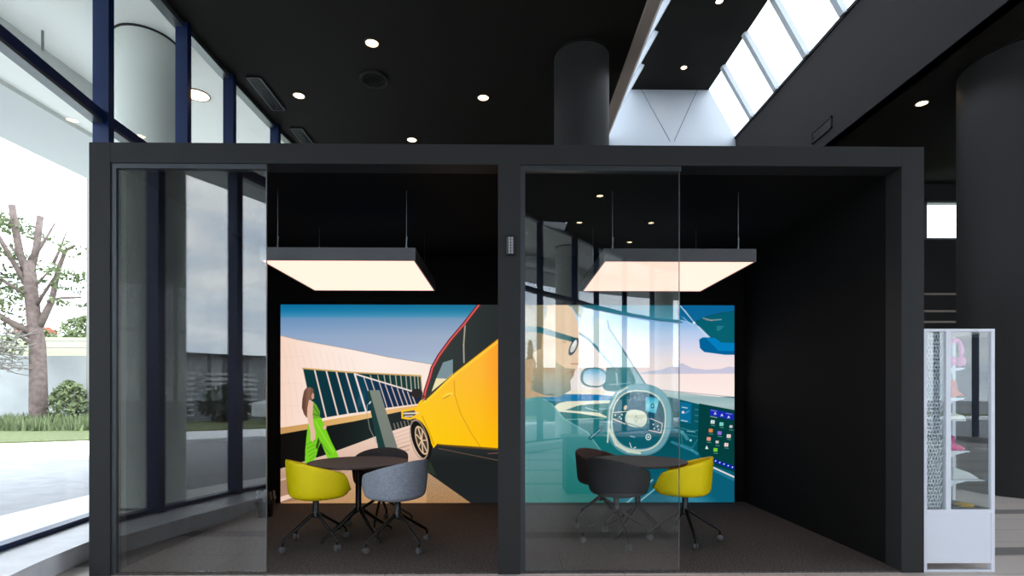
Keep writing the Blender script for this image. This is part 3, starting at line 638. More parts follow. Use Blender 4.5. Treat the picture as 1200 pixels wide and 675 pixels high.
    P.ell(760, 514, 2.8, 3.2, (220, 236, 236), 0, ring=1.2); P.ell(760, 514, 1.2, 1.2, (220, 236, 236)); P.line([(738, 521), (741, 529), (745, 526), (738, 530)], 1.2, (225, 235, 225), .9); P.line([(739, 513), (744, 514)], 1.2, (200, 220, 225), .8)
    P.ell(749, 493.5, 34.5, 38.5, (116, 168, 182), .06, ring=7.5, pw=2.4); P.ell(748.5, 494.5, 31.5, 35.5, (214, 222, 204), .06, ring=1.6, pw=2.4); P.ell(749.5, 493, 37.8, 42, (70, 136, 152), .06, ring=1, pw=2.4, a=.7)
    sl = [(712, 520), (714.6, 480), (724, 462), (735, 455)]
    P.line(sl, 2, (226, 230, 208), .9); P.line([(714, 505), (722, 523), (736, 531), (750, 533)], 3, (226, 230, 212), .9)
    P.line([(786, 504), (800, 508), (806, 516)], 4, (96, 160, 176), .6); P.line([(788, 520), (812, 530), (818, 534)], 3, (70, 150, 180), .7)
    return P

def poster_print(P, x0, x1, z0, z1, y, parent, name='print'):
    I = P.result(); ny, nx, _ = I.shape
    xs = np.linspace(x0, x1, nx); zs = np.linspace(z1, z0, ny)
    XX, ZZ = np.meshgrid(xs, zs); o = ORG[parent.name]
    co = np.stack([(XX - o.x) * S, np.full_like(XX, (y - o.y) * S), (ZZ - o.z) * S], -1).reshape(-1, 3).astype(np.float32)
    idx = np.arange(nx * ny).reshape(ny, nx)
    q = np.stack([idx[1:, :-1], idx[1:, 1:], idx[:-1, 1:], idx[:-1, :-1]], -1).reshape(-1, 4).astype(np.int32)
    me = bpy.data.meshes.new(name); me.vertices.add(len(co)); me.vertices.foreach_set('co', co.ravel())
    me.loops.add(q.size); me.loops.foreach_set('vertex_index', q.ravel())
    me.polygons.add(len(q)); me.polygons.foreach_set('loop_start', np.arange(0, q.size, 4, dtype=np.int32)); me.polygons.foreach_set('loop_total', np.full(len(q), 4, np.int32))
    me.update(); me.validate()
    c = I.reshape(-1, 3) / 255.; c = np.where(c <= .04045, c / 12.92, ((c + .055) / 1.055) ** 2.4)
    at = me.color_attributes.new('print', 'FLOAT_COLOR', 'POINT'); at.data.foreach_set('color', np.concatenate([c, np.ones((len(c), 1))], 1).astype(np.float32).ravel())
    m = MATS.get('backlit print')
    if not m:
        m = bpy.data.materials.new('backlit print'); m.use_nodes = True; n = m.node_tree.nodes; n.clear()
        a = n.new('ShaderNodeAttribute'); a.attribute_name = 'print'; e = n.new('ShaderNodeEmission'); e.inputs['Strength'].default_value = POSTER
        out = n.new('ShaderNodeOutputMaterial'); m.node_tree.links.new(a.outputs['Color'], e.inputs['Color']); m.node_tree.links.new(e.outputs[0], out.inputs['Surface']); MATS['backlit print'] = m
    me.materials.append(m); ob = bpy.data.objects.new(name, me); C.objects.link(ob); ob.parent = parent; ORG[ob.name] = o
    return ob
for (x0, x1, z0, z1, fn, lb) in ((-2.585, -.06, 0.0, 2.305, paint_left, 'backlit wall picture of a yellow car and woman in green'), (.12, 2.665, 0.0, 2.305, paint_right, 'backlit wall picture of a bearded driver and car dashboard')):
    t = thing('backlit_picture', (x0, PY1 - .1, .014), lb, 'backlit picture')
    q = MB(); q.box((x0, 6.262, .014), (x1, PY1 - .101, z1)); q.build('frame', BLACK, t)
    poster_print(fn(), x0 + .004, x1 - .004, .016, z1 - .004, 6.259, t)

# ------------------------------------------------------------------ pendant luminaires
for (x0, x1, lb) in ((-1.894, -.695, 'square flat pendant light over the left room table'), (.768, 1.958, 'square flat pendant light over the right room table')):
    y0, y1, z0, z1 = 4.2, 5.4, 2.293, 2.393
    t = thing('pendant_light', ((x0+x1)/2, (y0+y1)/2, z0), lb, 'pendant light', 'square pendant lights')
    q = MB(); q.box((x0, y0, z0), (x1, y0+.012, z1)); q.box((x0, y1-.012, z0), (x1, y1, z1)); q.box((x0, y0+.012, z0), (x0+.012, y1-.012, z1)); q.box((x1-.012, y0+.012, z0), (x1, y1-.012, z1)); q.box((x0+.012, y0+.012, z1-.01), (x1-.012, y1-.012, z1)); q.build('housing', mat('pendant grey', rgb(70, 70, 74), .5), t)
    q = MB(); q.box((x0+.012, y0+.012, z0+.002), (x1-.012, y1-.012, z0+.02)); q.build('diffuser', DIFF, t)
    for cx in (x0+.09, x1-.09):
        for cy in (y0+.12, y1-.12):
            q = MB(); q.tube([(cx, cy, z1), (cx, cy, 2.88)], .003, 6); q.tube([(cx, cy, z1), (cx, cy, z1+.05)], .008, 8); q.tube([(cx, cy, z1+.05), (cx+.004, cy, z1+.12)], .0055, 8); q.build('cable', ALU, t)
    q = MB(); q.box(((x0+x1)/2-.12, 4.75, z1), ((x0+x1)/2+.02, 4.85, z1+.035)); q.build('junction_box', BLACK, t)

# ------------------------------------------------------------------ chairs
def shell_mesh():
    q = MB(); nt_, nv = 40, 10
    zb = .058; rows = []
    for j in range(1, nv + 1):
        v = j / nv; ring = []
        for i in range(nt_):
            th = 2*PI*i/nt_                       # 0 = back
            a = abs((th + PI) % (2*PI) - PI)
            ca, sa = -math.cos(a), math.sin(a)
            hr = .340 - .130 * (ca + 1) / 1.7
            t = max(0, min(1, (a - math.radians(122)) / math.radians(26))); t = t*t*(3-2*t)
            hr = hr * (1 - t) + .058 * t
            pw = 2.7 if ca > 0 else 2.25          # squarer towards the front
            ax_, ay_ = (.235 if ca > 0 else .225), .232
            r = ((abs(ca)/ax_)**pw + (abs(sa)/ay_)**pw) ** (-1/pw)
            if v <= .5:
                g = PI * v; f = math.sin(g) ** .85; z = zb * (1 - math.cos(g)) ** 1.5
            else:
                t2 = (v - .5) / .5; f = 1 + ((.10 if ca < 0 else .10 - .05*ca) + .02*t) * t2 ** .8; z = zb + (hr - zb) * t2
            ring.append((ca * r * f, (1 if th < PI else -1) * sa * r * f, z))
        rows.append(ring)
    q.add([(0, 0, 0)], [])
    for ring in rows: q.add(ring, [])
    for i in range(nt_): q.f.append((0, 1 + (i+1) % nt_, 1 + i)); q.mi.append(0)
    for j in range(nv - 1):
        for i in range(nt_):
            a = 1 + j*nt_; q.f.append((a + i, a + (i+1) % nt_, a + nt_ + (i+1) % nt_, a + nt_ + i)); q.mi.append(0)
    return q
def chair(name, m, rim, pos, face, legrot, label, cat='chair', pad=None):
    t = thing(name, (pos[0], pos[1], .012), label, cat, 'swivel tub chairs', rz=face)
    ORG[t.name] = Vector((0, 0, 0))
    q = shell_mesh(); q.v = [(x + .015, y * 1.03, z + .386) for x, y, z in q.v]
    sh = q.build('seat_shell', m, t, smooth=True, solid=.022, sub=1)
    q2 = MB(); q2.lathe([(.0, .472), (.15, .472), (.19, .464), (.2, .455), (.19, .447), (.0, .447)][::-1], (0.02, 0, 0), 28); q2.build('seat_pad', rim, t, smooth=True)
    q = MB(); q.lathe([(.045, .392), (.045, .380), (.025, .376), (.025, .285), (.031, .276), (.031, .235), (.018, .225)][::-1], (0, 0, 0), 20); q.build('column', BLACK, t, smooth='auto')
    for k in range(4):
        a = legrot - face + k * PI / 2; c, s_ = math.cos(a), math.sin(a)
        P = lambda r, z: (r*c, r*s_, z)
        q = MB(); q.tube([P(.012, .270), P(.05, .248), P(.13, .195), P(.24, .125), P(.275, .104), P(.292, .086), P(.295, .05)], [.015, .015, .014, .013, .012, .010, .010], 10)
        lg = q.build('leg', BLACK, t, smooth=True)
        q = MB(); cx, cy = .295*c, .295*s_; ax = Vector((-s_, c, 0)); px = Vector((c, s_, 0))
        for sd in (-1, 1):
            o = Vector((cx, cy, .027)) + ax * (.011 * sd)
            n = 16; vs = []; fs = []
            for e, r in ((-.009, .021), (-.006, .026), (.006, .026), (.009, .021)):
                for i in range(n):
                    g = 2*PI*i/n; vs.append(o + ax*e + px*(r*math.cos(g)) + Vector((0, 0, r*math.sin(g))))
            for j in range(3):
                for i in range(n): fs.append((j*n+i, j*n+(i+1) % n, (j+1)*n+(i+1) % n, (j+1)*n+i))
            fs += [tuple(range(n))[::-1], tuple(3*n+i for i in range(n))]
            q.add(vs, fs)
        q.tube([(cx, cy, .03), (cx, cy, .055)], .008, 8)
        q.build('caster', RUBBER, lg, smooth='auto')
    return t
R = math.radians
chair('tub_chair', LIME, LIME, (-1.567, 4.505), R(38), R(52), 'lime green swivel tub chair at the left table')
chair('tub_chair', FELT, FELT, (-.88, 4.45), R(146), R(45), 'blue-grey felt swivel tub chair at the left table')
chair('tub_chair', DKFELT, BRFELT, (-1.19, 5.2), R(268), R(92), 'dark swivel tub chair behind the left table')
chair('tub_chair', YELLOW, YELLOW, (1.54, 4.62), R(155), R(-3), 'bright yellow swivel tub chair at the right table')
chair('tub_chair', DKFELT, DKFELT, (.945, 4.60), R(38), R(8), 'charcoal felt swivel tub chair seen through the right glass panel, nearer one')
chair('tub_chair', BRFELT, BRFELT, (.92, 5.2), R(-40), R(30), 'brown-rimmed dark tub chair behind the charcoal chair in the right room')

# ------------------------------------------------------------------ tables
for (x, y, rot, lb) in ((-1.295, 4.8, 45, 'round dark table in the left room between lime and grey chairs'), (1.19, 4.85, 40, 'round dark table in the right room beside the yellow chair')):
    t = thing('round_table', (x, y, .012), lb, 'table', 'round meeting tables')
    q = MB(); q.lathe([(.0, .648), (.415, .648), (.427, .656), (.43, .664), (.427, .670), (.0, .670)], (x, y, 0), 72); q.build('tabletop', TABLE, t, smooth='auto')
    q = MB(); q.lathe([(.10, .64), (.10, .648)], (x, y, 0), 24); q.lathe([(.026, .26), (.026, .64)], (x, y, 0), 20); q.lathe([(.034, .24), (.034, .275)], (x, y, 0), 20); q.build('pedestal', BLACK, t, smooth='auto')
    for k in range(4):
        a = R(rot) + k*PI/2; c, s_ = math.cos(a), math.sin(a); P = lambda r, z: (x + r*c, y + r*s_, z)
        q = MB(); q.tube([P(.015, .262), P(.06, .225), P(.18, .135), P(.29, .06), P(.325, .04), P(.34, .024), P(.342, .014)], [.019, .018, .016, .014, .012, .012, .012], 10); q.build('leg', BLACK, t, smooth=True)

# waste bin in the left corner
t = thing('waste_bin', (-2.47, 5.6, .012), 'small black waste bin with liner in the left room corner', 'waste bin')
q = MB(); q.lathe([(.075, .012), (.095, .20), (.088, .20), (.07, .02)], (-2.47, 5.6, 0), 24); q.build('bin_body', BLACK, t, smooth='auto')
q = MB(); n = 28
pr = [(.097, .15), (.101, .19), (.09, .27), (.084, .22), (.08, .1)]
q.lathe(pr, (-2.47, 5.6, 0), n)
q.v = [(vx + random.uniform(-.006, .006), vy + random.uniform(-.006, .006), vz + random.uniform(-.012, .012)) for vx, vy, vz in q.v]
q.build('liner_bag', mat('black plastic bag', rgb(34, 34, 36), .25), t)

# ------------------------------------------------------------------ downlights
def downlight(x, y, z, label, r=.075, m=DLIGHT, group='round ceiling downlights'):
    t = thing('downlight', (x, y, z), label, 'downlight', group)
    q = MB(); q.lathe([(r+.018, z), (r+.018, z-.012), (r, z-.014), (r, z)], (x, y, 0), 28); q.build('ring', DRING, t, smooth='auto')
    q = MB(); q.lathe([(.0, z-.006), (r-.002, z-.006), (r-.002, z-.001), (.0, z-.001)], (x, y, 0), 28); q.build('lens', m, t)
for x, y, lb in ((-1.64, 6.69, 'ceiling downlight nearest the camera, above the left room'), (-2.98, 7.87, 'ceiling downlight nearest the tall windows'), (-.32, 7.89, 'ceiling downlight left of the black column'), (-1.58, 9.2, 'ceiling downlight just above the pod roof edge'), (6.18, 7.96, 'ceiling downlight right of the skylight bulkhead')):
    downlight(x, y, H, lb)
for x, y, lb in ((2.05, -4.1, 'highest and largest'), (1.85, -5.9, 'left of the middle two'), (3.65, -5.9, 'right of the middle two'), (3.5, -7.6, 'lowest, just above the pendant light')):
    downlight(x, y, H, 'ceiling downlight mirrored in the right glass panel, ' + lb)
downlight(4.04, 12.2, 8.69, 'recessed spot in the skylight ceiling, farther one', .06, SLIGHT, 'spots in the skylight ceiling')
downlight(4.03, 10.15, 8.69, 'recessed spot in the skylight ceiling at the top edge of the photo', .06, SLIGHT, 'spots in the skylight ceiling')

# ------------------------------------------------------------------ display cabinet
cx0, cx1, cy0, cy1 = 2.962, 3.474, 3.80, 4.16
cab = thing('display_cabinet', ((cx0+cx1)/2, (cy0+cy1)/2, 0), 'white-framed glass display cabinet against the right side of the pod', 'display cabinet')
zt, zm, zb_ = 1.722, .44, .06
q = MB()
for xa in (cx0, cx1 - .026):
    for ya in (cy0, cy1 - .026): q.box((xa, ya, 0), (xa+.026, ya+.026, zt-.02))
q.box((cx0, cy0, zt-.02), (cx1, cy1, zt)); q.box((cx0+.026, cy0, zm-.03), (cx1-.026, cy0+.026, zm)); q.box((cx0+.026, cy1-.026, zm-.03), (cx1-.026, cy1, zm)); q.box((cx0+.026, cy0, 0), (cx1-.026, cy0+.026, .014))
q.build('frame', WHITE, cab, bevel=.002)
q = MB(); q.box((cx0+.026, cy0+.004, zb_), (cx1-.026, cy1-.01, zm-.03)); q.build('lower_cupboard', WHITE, cab)
dv = cx0 + .163
q = MB(); q.box((dv, cy0, zm), (dv+.034, cy0+.03, zt-.02)); q.box((dv+.004, cy0+.03, zm), (dv+.03, cy1-.02, zt-.02)); q.build('divider', WHITE, cab)
q = MB(); q.box((dv+.034, cy0+.01, zm), (cx1-.026, cy0+.015, zt-.02)); q.build('front_glass', CGLASS, cab)
q = MB(); q.box((cx0+.026, cy0+.01, zm), (dv, cy0+.015, zt-.02)); q.build('front_glass', CGLASS, cab)
q = MB(); q.box((cx1-.012, cy0+.026, zm), (cx1-.007, cy1-.026, zt-.02)); q.build('side_glass', CGLASS, cab)
# expanded-metal lattice behind the narrow door
q = MB(); px0, px1 = cx0+.03, dv-.004; rows = 46; cols = 6; ch = (zt-.03-zm) / rows; cw = (px1-px0) / cols
for r in range(rows):
    for c in range(cols):
        xa = px0 + (c + (.5 if r % 2 else 0)) * cw; za = zm + .005 + r*ch
        for dx in (-.5, .5):
            xb = xa + dx*cw
            if px0 <= xa <= px1 and px0 <= xb <= px1: q.add([(xa-.0030, cy0+.03, za), (xa+.0030, cy0+.03, za), (xb+.0030, cy0+.03, za+ch), (xb-.0030, cy0+.03, za+ch), (xa-.0030, cy0+.033, za), (xa+.0030, cy0+.033, za), (xb+.0030, cy0+.033, za+ch), (xb-.0030, cy0+.033, za+ch)], [(0,1,2,3),(7,6,5,4),(0,3,7,4),(1,5,6,2)])
q.build('metal_lattice', WHITE, cab)
q = MB(); q.box((dv+.03, cy1-.02, zm), (cx1-.026, cy1-.012, 0.72)); q.build('back_panel', mat('cabinet back', rgb(150, 142, 134), .6), cab)
sh = [(1.44, .13), (1.225, .13), (.842, .17), (.635, .28)]
for z, ln in sh:
    q = MB(); x0 = dv+.034
    q.box((x0, cy0+.04, z), (x0+ln, cy1-.04, z+.008))
    q.yprism([(x0, z-.09), (x0, z), (x0+min(ln, .13), z), (x0+.05, z-.018), (x0+.02, z-.04)], cy0+.028, cy0+.04)
    q.build('shelf', WHITE, cab)
q = MB(); q.box((dv+.034, cy0+.02, zm), (cx1-.026, cy1-.02, zm+.006)); q.build('shelf', mat('shelf base', rgb(60, 60, 60), .3), cab)
# goods in the cabinet
gx0 = dv + .075; GY = 3.875
hp = thing('headphones', (gx0+.05, GY, 1.45), 'pink headphones on the top shelf of the display cabinet', 'headphones')
q = MB(); q.tube([(gx0+.05+.048*math.cos(a), GY, 1.575+.075*math.sin(a)) for a in np.linspace(-.5, PI+.5, 22)], .014, 10); q.build('headband', PINK, hp, smooth=True)
for sg in (-1, 1):
    q = MB(); q.lathe([(.0, -.016), (.034, -.016), (.042, 0), (.034, .016), (.0, .016)], (gx0+.05+sg*.038, GY, 1.495), 18, 'x'); q.build('ear_cup', PINK, hp, smooth=True)
q = MB(); q.yprism([(gx0, 1.236), (gx0+.035, 1.236), (gx0+.05, 1.25), (gx0+.105, 1.243), (gx0+.05, 1.285), (gx0+.04, 1.35), (gx0, 1.37)], GY-.03, GY+.04)
tag(q.build('folded_cap', ORANGE, loc=(gx0, GY-.03, 1.236), bevel=.006), 'coral folded cap on the second shelf of the display cabinet', 'cap')
q = MB(); q.box((dv+.034, cy0+.04, 1.066), (gx0+.10, cy1-.04, 1.074)); q.build('shelf', WHITE, cab)
q = MB(); q.yprism([(gx0-.02, 1.077), (gx0+.09, 1.077), (gx0+.10, 1.085), (gx0+.08, 1.108), (gx0-.02, 1.13)], GY-.04, GY+.06)
tag(q.build('white_booklet', PAPER, loc=(gx0, GY-.04, 1.077), bevel=.004), 'white leaflet pack on the middle shelf of the display cabinet', 'leaflet')
shp = thing('rubber_clog', (gx0+.05, GY, .852), 'magenta rubber clog on the third shelf of the display cabinet', 'shoe')
q = MB(); q.tube([(gx0-.01, GY, .882), (gx0+.04, GY, .874), (gx0+.09, GY, .868), (gx0+.115, GY, .864)], [.03, .027, .02, .008], 14); q.v = [(x, y, max(z, .852)) for x, y, z in q.v]; q.build('toe', MAGENTA, shp, smooth=True)
q = MB(); q.tube([(gx0, GY, .875), (gx0-.01, GY, .93), (gx0+.01, GY, .975), (gx0+.035, GY, .95), (gx0+.045, GY, .885)], .012, 10); q.build('heel_strap', MAGENTA, shp, smooth=True)
q = MB(); q.yprism([(gx0, .646), (gx0+.20, .646), (gx0+.19, .66), (gx0+.12, .70), (gx0, .74)], GY-.04, GY+.1)
tag(q.build('wrapped_pack', mat('clear wrap', rgb(205, 205, 208), .15), loc=(gx0, GY-.04, .646), bevel=.01), 'transparent wrapped flat pack on the lowest shelf of the display cabinet', 'pack')
q = MB(); q.lathe([(.0, .447), (.055, .447), (.06, .455), (.045, .466), (.0, .47)], (gx0+.14, 3.9, 0), 24)
tag(q.build('ochre_dish', OCHRE, loc=(gx0+.14, 3.9, .446), smooth='auto'), 'small ochre dish on the display cabinet floor', 'dish')
q = MB(); q.tube([(gx0-.02, 3.87, .455), (gx0+.01, 3.87, .462), (gx0+.05, 3.86, .455), (gx0+.075, 3.86, .455)], .006, 8)
tag(q.build('dark_cable', BLACK, loc=(gx0, 3.87, .447), smooth=True), 'short dark cable beside the ochre dish in the display cabinet', 'cable')

# dark reception desk behind and below the camera, mirrored in the right panel
dk = thing('reception_desk', (1.9, .5, 0), 'dark desk below the camera, mirrored in the right glass panel', 'desk')
q = MB(); q.box((.78, .25, 0), (3.4, .72, .70)); q.build('carcass', POD, dk)
q = MB(); q.box((.75, .2, .70), (3.43, .78, .735)); q.build('worktop', DKALU, dk, bevel=.004)

# ------------------------------------------------------------------ outdoors: canopy, columns
for k, (d0, d1, z0, z1, m) in enumerate(((.10, 2.2, 6.0, 6.1, SOFFIT), (2.2, 2.4, 5.75, 6.1, SOFFIT2), (2.4, 3.4, 6.0, 6.1, SOFFIT), (3.4, 4.95, 5.93, 6.1, SOFFIT2))):
    struct('ceiling_canopy', ribbon(d0, d1, z0 - .25, z1 - .25), m)
struct('trim_7', ribbon(.02, .12, H, 5.85), ALU)
for x, y in ((-4.56, 6.95), (-4.15, 1.2), (-1.75, -4.3), (1.87, -8.75), (5.8, -12.2)):
    t = thing('canopy_column', (x, y, 0), 'round white outdoor column outside the tall windows' if y > 5 else 'round white canopy column seen only as a reflection in the pod glass', 'column', 'white columns under the canopy')
    q = MB(); q.lathe([(.35, 0), (.35, 5.73)], (x, y, 0), 40); q.build('shaft', OUTCOL, t, smooth='auto')
    q = MB(); q.lathe([(.36, 5.725), (.36, 5.75)], (x, y, 0), 40); q.build('top_ring', GREY, t, smooth='auto')
q = MB(); q.tube([(-5.7, 6.75, 5.5), (-5.7, 6.75, 5.75)], .015, 8); tag(q.build('hanging_rod', ALU, loc=(-5.7, 6.75, 5.5)), 'thin metal rod hanging from the outdoor canopy', 'rod')
for x, y in ((-4.6, 8.15), (-6.3, 9.2)):
    downlight(x, y, 5.75, 'round light in the outdoor canopy left of the white column' if y > 9 else 'round light in the outdoor canopy right of the white column', .16, DLIGHT, 'lights in the outdoor canopy')
# ground
KP = [(30, 11.7), (-2, 11.9), (-11, 11.7), (-15, 9.5), (-16, 4), (-14.5, -2), (-11.5, -6.5), (-9.2, -8.5), (-7.7, -9.9), (-4, -13.6), (2, -18), (14, -22), (34, -24)]
def kerb_off(d):
    out = []
    for i, p in enumerate(KP):
        a = Vector(KP[max(i-1, 0)]); b = Vector(KP[min(i+1, len(KP)-1)]); t = (b - a).normalized(); n = Vector((t.y, -t.x)); n = -n if n.dot(Vector(p) - Vector((4, 0))) < 0 else n
        out.append((p[0] + n.x*d, p[1] + n.y*d))
    return out
def band(d0, d1, z0, z1):
    q = MB(); a = kerb_off(d0); b = kerb_off(d1)
    for i in range(len(KP) - 1): q.prism([a[i], a[i+1], b[i+1], b[i]], z0, z1)
    return q
q = MB(); q.prism([(-160, -160), (160, -160), (160, 200), (-160, 200)], -.25, -.12); struct('ground_road', q, ROAD)
struct('ground_pavement', ribbon(.06, 1.6, -.1, -.03), WALK)
struct('ground_kerb_strip', band(0, 4.2, -.12, -.02), KERB)
tag(band(4.2, 13, -.12, .02).build('grass_verge', GRASS), 'green grass verge beyond the pale kerb outside', 'grass', kind='stuff')
def blades(n, region, h, name, label):
    q = MB()
    for i in range(n):
        x, y = region(); hh = h * random.uniform(.4, 1.3); a = random.uniform(0, PI); dx, dy = .06*math.cos(a), .06*math.sin(a); lx, ly = random.uniform(-.15, .15), random.uniform(-.15, .15)
        q.add([(x-dx, y-dy, 0), (x+dx, y+dy, 0), (x+lx, y+ly, hh)], [(0, 1, 2)])
    q.keep = True
    tag(q.build(name, LEAF), label, 'grass', kind='stuff')
blades(3500, lambda: (random.uniform(-26, -13), random.uniform(19.5, 23.8)), .5, 'tall_grass', 'tall grass and weeds along the foot of the concrete wall')
# direct-view concrete wall
q = MB(); q.box((-60, 25.0, -.1), (-4, 25.3, 3.12)); tag(q.build('boundary_wall', CONC, loc=(-32, 25.0, -.1)), 'long pale concrete boundary wall behind the bare tree', 'wall')
q = MB(); xs = np.linspace(-160, 10, 18); ysv = [25.4, 30, 40, 60, 90, 175]; zsv = [2.2, 3.4, 4.8, 7.6, 11.0, 19.8]
vs = [(x, y, z + .5*math.sin(x*.13 + y*.07)) for y, z in zip(ysv, zsv) for x in xs]; fs = [(j*18+i, j*18+i+1, (j+1)*18+i+1, (j+1)*18+i) for j in range(5) for i in range(17)]
q.add(vs, fs); struct('ground_field', q, FIELD, smooth=True)
# fence on the field
t = thing('field_fence', (-26, 33, 3.4), 'thin rail fence in the field beyond the concrete wall', 'fence')
for z in (4.2, 4.6):
    q = MB(); q.tube([(-40, 33, z), (-20, 33, z)], .03, 5); q.build('rail', TWIG, t)
for x in range(-40, -19, 3):
    q = MB(); q.tube([(x, 33, 3.2), (x, 33, 4.7)], .04, 5); q.build('post', TWIG, t)
# farmhouse
t = thing('farmhouse', (-133, 154, 17), 'distant white farmhouse with red roof beyond the wall', 'house')
q = MB(); q.box((-136.5, 152, 14), (-129.5, 158, 19.3)); q.build('wall', WHITE, t)
q = MB(); q.xprism([(151.5, 19.3), (158.5, 19.3), (155, 21)], -137, -129); q.build('roof', ROOF, t)
for x in (-135, -132.5):
    q = MB(); q.box((x, 151.9, 17.6), (x+1, 152, 18.6)); q.build('window', CARG, t)

# pruned tree
def TP(px, py, dy=0.0):
    a = math.atan((px - 600) / 635) + math.radians(.72); y = 23.2; x = y * math.tan(a); d = y * math.cos(math.radians(.72)) + x * math.sin(math.radians(.72))
    return (x, y + dy, 1.24 + (465 - py) / 635 * d)
tree = thing('pruned_tree', TP(50, 499), 'large pruned tree with bare stubs against the pale concrete wall', 'tree')
q = MB(); q.tube([(TP(51, 500)[0], 23.2, -.1), TP(50, 480, -.2), TP(47, 430, -.1), TP(44, 405), TP(40, 376), TP(36, 337), TP(34, 306)], [.42, .33, .30, .29, .26, .24, .22], 12); q.build('trunk', BARK, tree, smooth=True)
br = [([(36, 332), (27, 300), (25, 272), (24, 244)], .15, .12, -.4), ([(36, 318), (39, 290), (40, 251)], .14, .12, .3), ([(38, 303), (44, 284), (53, 257)], .09, .03, .5), ([(35, 340), (25, 311), (14, 280), (0, 266)], .12, .06, -1), ([(36, 330), (18, 300), (-6, 283)], .1, .05, .7),
      ([(46, 382), (51, 366), (55, 352), (60, 314), (66, 290), (75, 283)], .16, .05, .6), ([(62, 310), (66, 290), (69, 268)], .07, .02, .4), ([(56, 353), (75, 350), (101, 350)], .07, .04, -.3), ([(43, 358), (54, 348), (65, 340), (78, 328), (87, 314)], .08, .03, -.8),
      ([(41, 335), (48, 320), (55, 306)], .06, .02, .5), ([(42, 392), (30, 384), (20, 376), (8, 364), (-4, 356)], .16, .08, -1.2), ([(43, 410), (30, 402), (14, 396), (-5, 390)], .12, .05, 1.0), ([(38, 350), (20, 334), (5, 318), (-6, 312)], .08, .04, -1.5), ([(43, 400), (34, 392), (20, 392)], .07, .03, -.6)]
for pts, r0, r1, dy in br:
    n = len(pts); q = MB(); q.tube([TP(x, y, dy * i / (n-1)) for i, (x, y) in enumerate(pts)], [r0 + (r1-r0)*i/(n-1) for i in range(n)], 8); q.build('branch', BARK, tree, smooth=True)
q = MB()
for i in range(110):
    x, y = random.uniform(-8, 34), random.uniform(384, 432); a = random.uniform(-1, 1.2); l_ = random.uniform(6, 22)
    q.tube([TP(x, y, random.uniform(-1.5, 0)), TP(x + l_*.5, y + l_*a*.3 + 3, -.6), TP(x + l_, y + l_*a*.6 + random.uniform(0, 5), random.uniform(-1.2, 0))], [.018, .02, .012], 4)
q.build('twigs', TWIG, tree)
q = MB(); q.keep = True
for cx, cy, rr, nn in ((8, 258, 12, 130), (22, 268, 12, 130), (12, 300, 10, 90), (14, 318, 12, 110), (22, 330, 10, 70), (8, 345, 13, 140), (20, 362, 10, 70), (4, 385, 14, 110), (74, 322, 9, 110), (84, 320, 8, 80), (78, 288, 8, 60), (90, 300, 5, 20), (70, 334, 7, 60), (80, 356, 6, 50), (10, 374, 14, 110), (-2, 330, 12, 90), (10, 405, 16, 120), (-6, 262, 14, 120), (2, 292, 12, 90), (30, 345, 9, 50), (-8, 356, 12, 100), (26, 300, 8, 30)):
    for i in range(nn):
        a = random.uniform(0, 2*PI); r = rr * math.sqrt(random.random()); p = Vector(TP(cx + r*math.cos(a), cy + r*math.sin(a)*.7, random.uniform(-1.2, 1.2))); s_ = random.uniform(.06, .15)
        d1 = Vector((random.uniform(-1, 1), random.uniform(-1, 1), random.uniform(-1, 1))).normalized()*s_; d2 = Vector((random.uniform(-1, 1), random.uniform(-1, 1), random.uniform(-1, 1))).normalized()*s_*.6
        q.add([p-d1, p+d2, p+d1, p-d2], [(0, 1, 2, 3)])
q.build('foliage', LEAF, tree)
def bush(name, c, rx, rz, n, m, label, cat='bush', stems=True, ls=(.06, .15), group=None):
    t = thing(name, (c[0], c[1], 0), label, cat, group)
    q = MB(); q.keep = True
    for i in range(n):
        u = random.random(); a = random.uniform(0, 2*PI); z = c[2] + rz * (2*u - .0)
        w_ = rx * (math.sin(PI * min(1, u*.9+.1)) ** .6) * math.sqrt(random.random())
        p = Vector((c[0] + w_*math.cos(a), c[1] + w_*math.sin(a), z)); s_ = random.uniform(*ls)
        d1 = Vector((random.uniform(-1, 1), random.uniform(-1, 1), random.uniform(-1, 1))).normalized()*s_; d2 = Vector((random.uniform(-1, 1), random.uniform(-1, 1), random.uniform(-1, 1))).normalized()*s_*.6
        q.add([p-d1, p+d2, p+d1, p-d2], [(0, 1, 2, 3)])
    q.build('foliage', m, t)
    q = MB()
    for k in range(5): q.tube([(c[0], c[1], 0), (c[0] + random.uniform(-.6, .6)*rx, c[1] + random.uniform(-.4, .4)*rx, c[2] + 1.7*rz)], [.04, .01], 5)
    q.build('stems', BARK, t)
    return t
bush('leafy_bush', (-18.3, 23.0, 0), .75, .95, 1300, LEAF, 'leafy green bush at the wall right of the pruned tree')
bush('low_shrub', (-21.3, 22.2, 0), .55, .35, 400, LEAF, 'low green shrub in the verge left of the pruned tree')
bush('roadside_bush', (-13.8, -19.6, 0), 1.3, .9, 900, DLEAF, 'dark bush before the long shed, mirrored in the left glass panel', ls=(.1, .25))
bush('distant_tree', (-60, 78, 8.5), 3.2, 2.0, 700, LEAF, 'round distant tree beyond the wall right of the farmhouse', 'tree', ls=(.25, .5))
bush('distant_tree', (-68, 80, 9.0), 2.4, 1.0, 400, LEAF, 'low distant tree beyond the wall in front of the farmhouse', 'tree', ls=(.25, .5))
# lamp post right of the tree
q = MB(); q.tube([TP(100, 500, .2), TP(100, 150, .2)], .09, 10); 
tag(q.build('utility_pole', TWIG, loc=TP(100, 500), smooth='auto'), 'slim grey pole beside the bush next to the pod edge', 'pole')

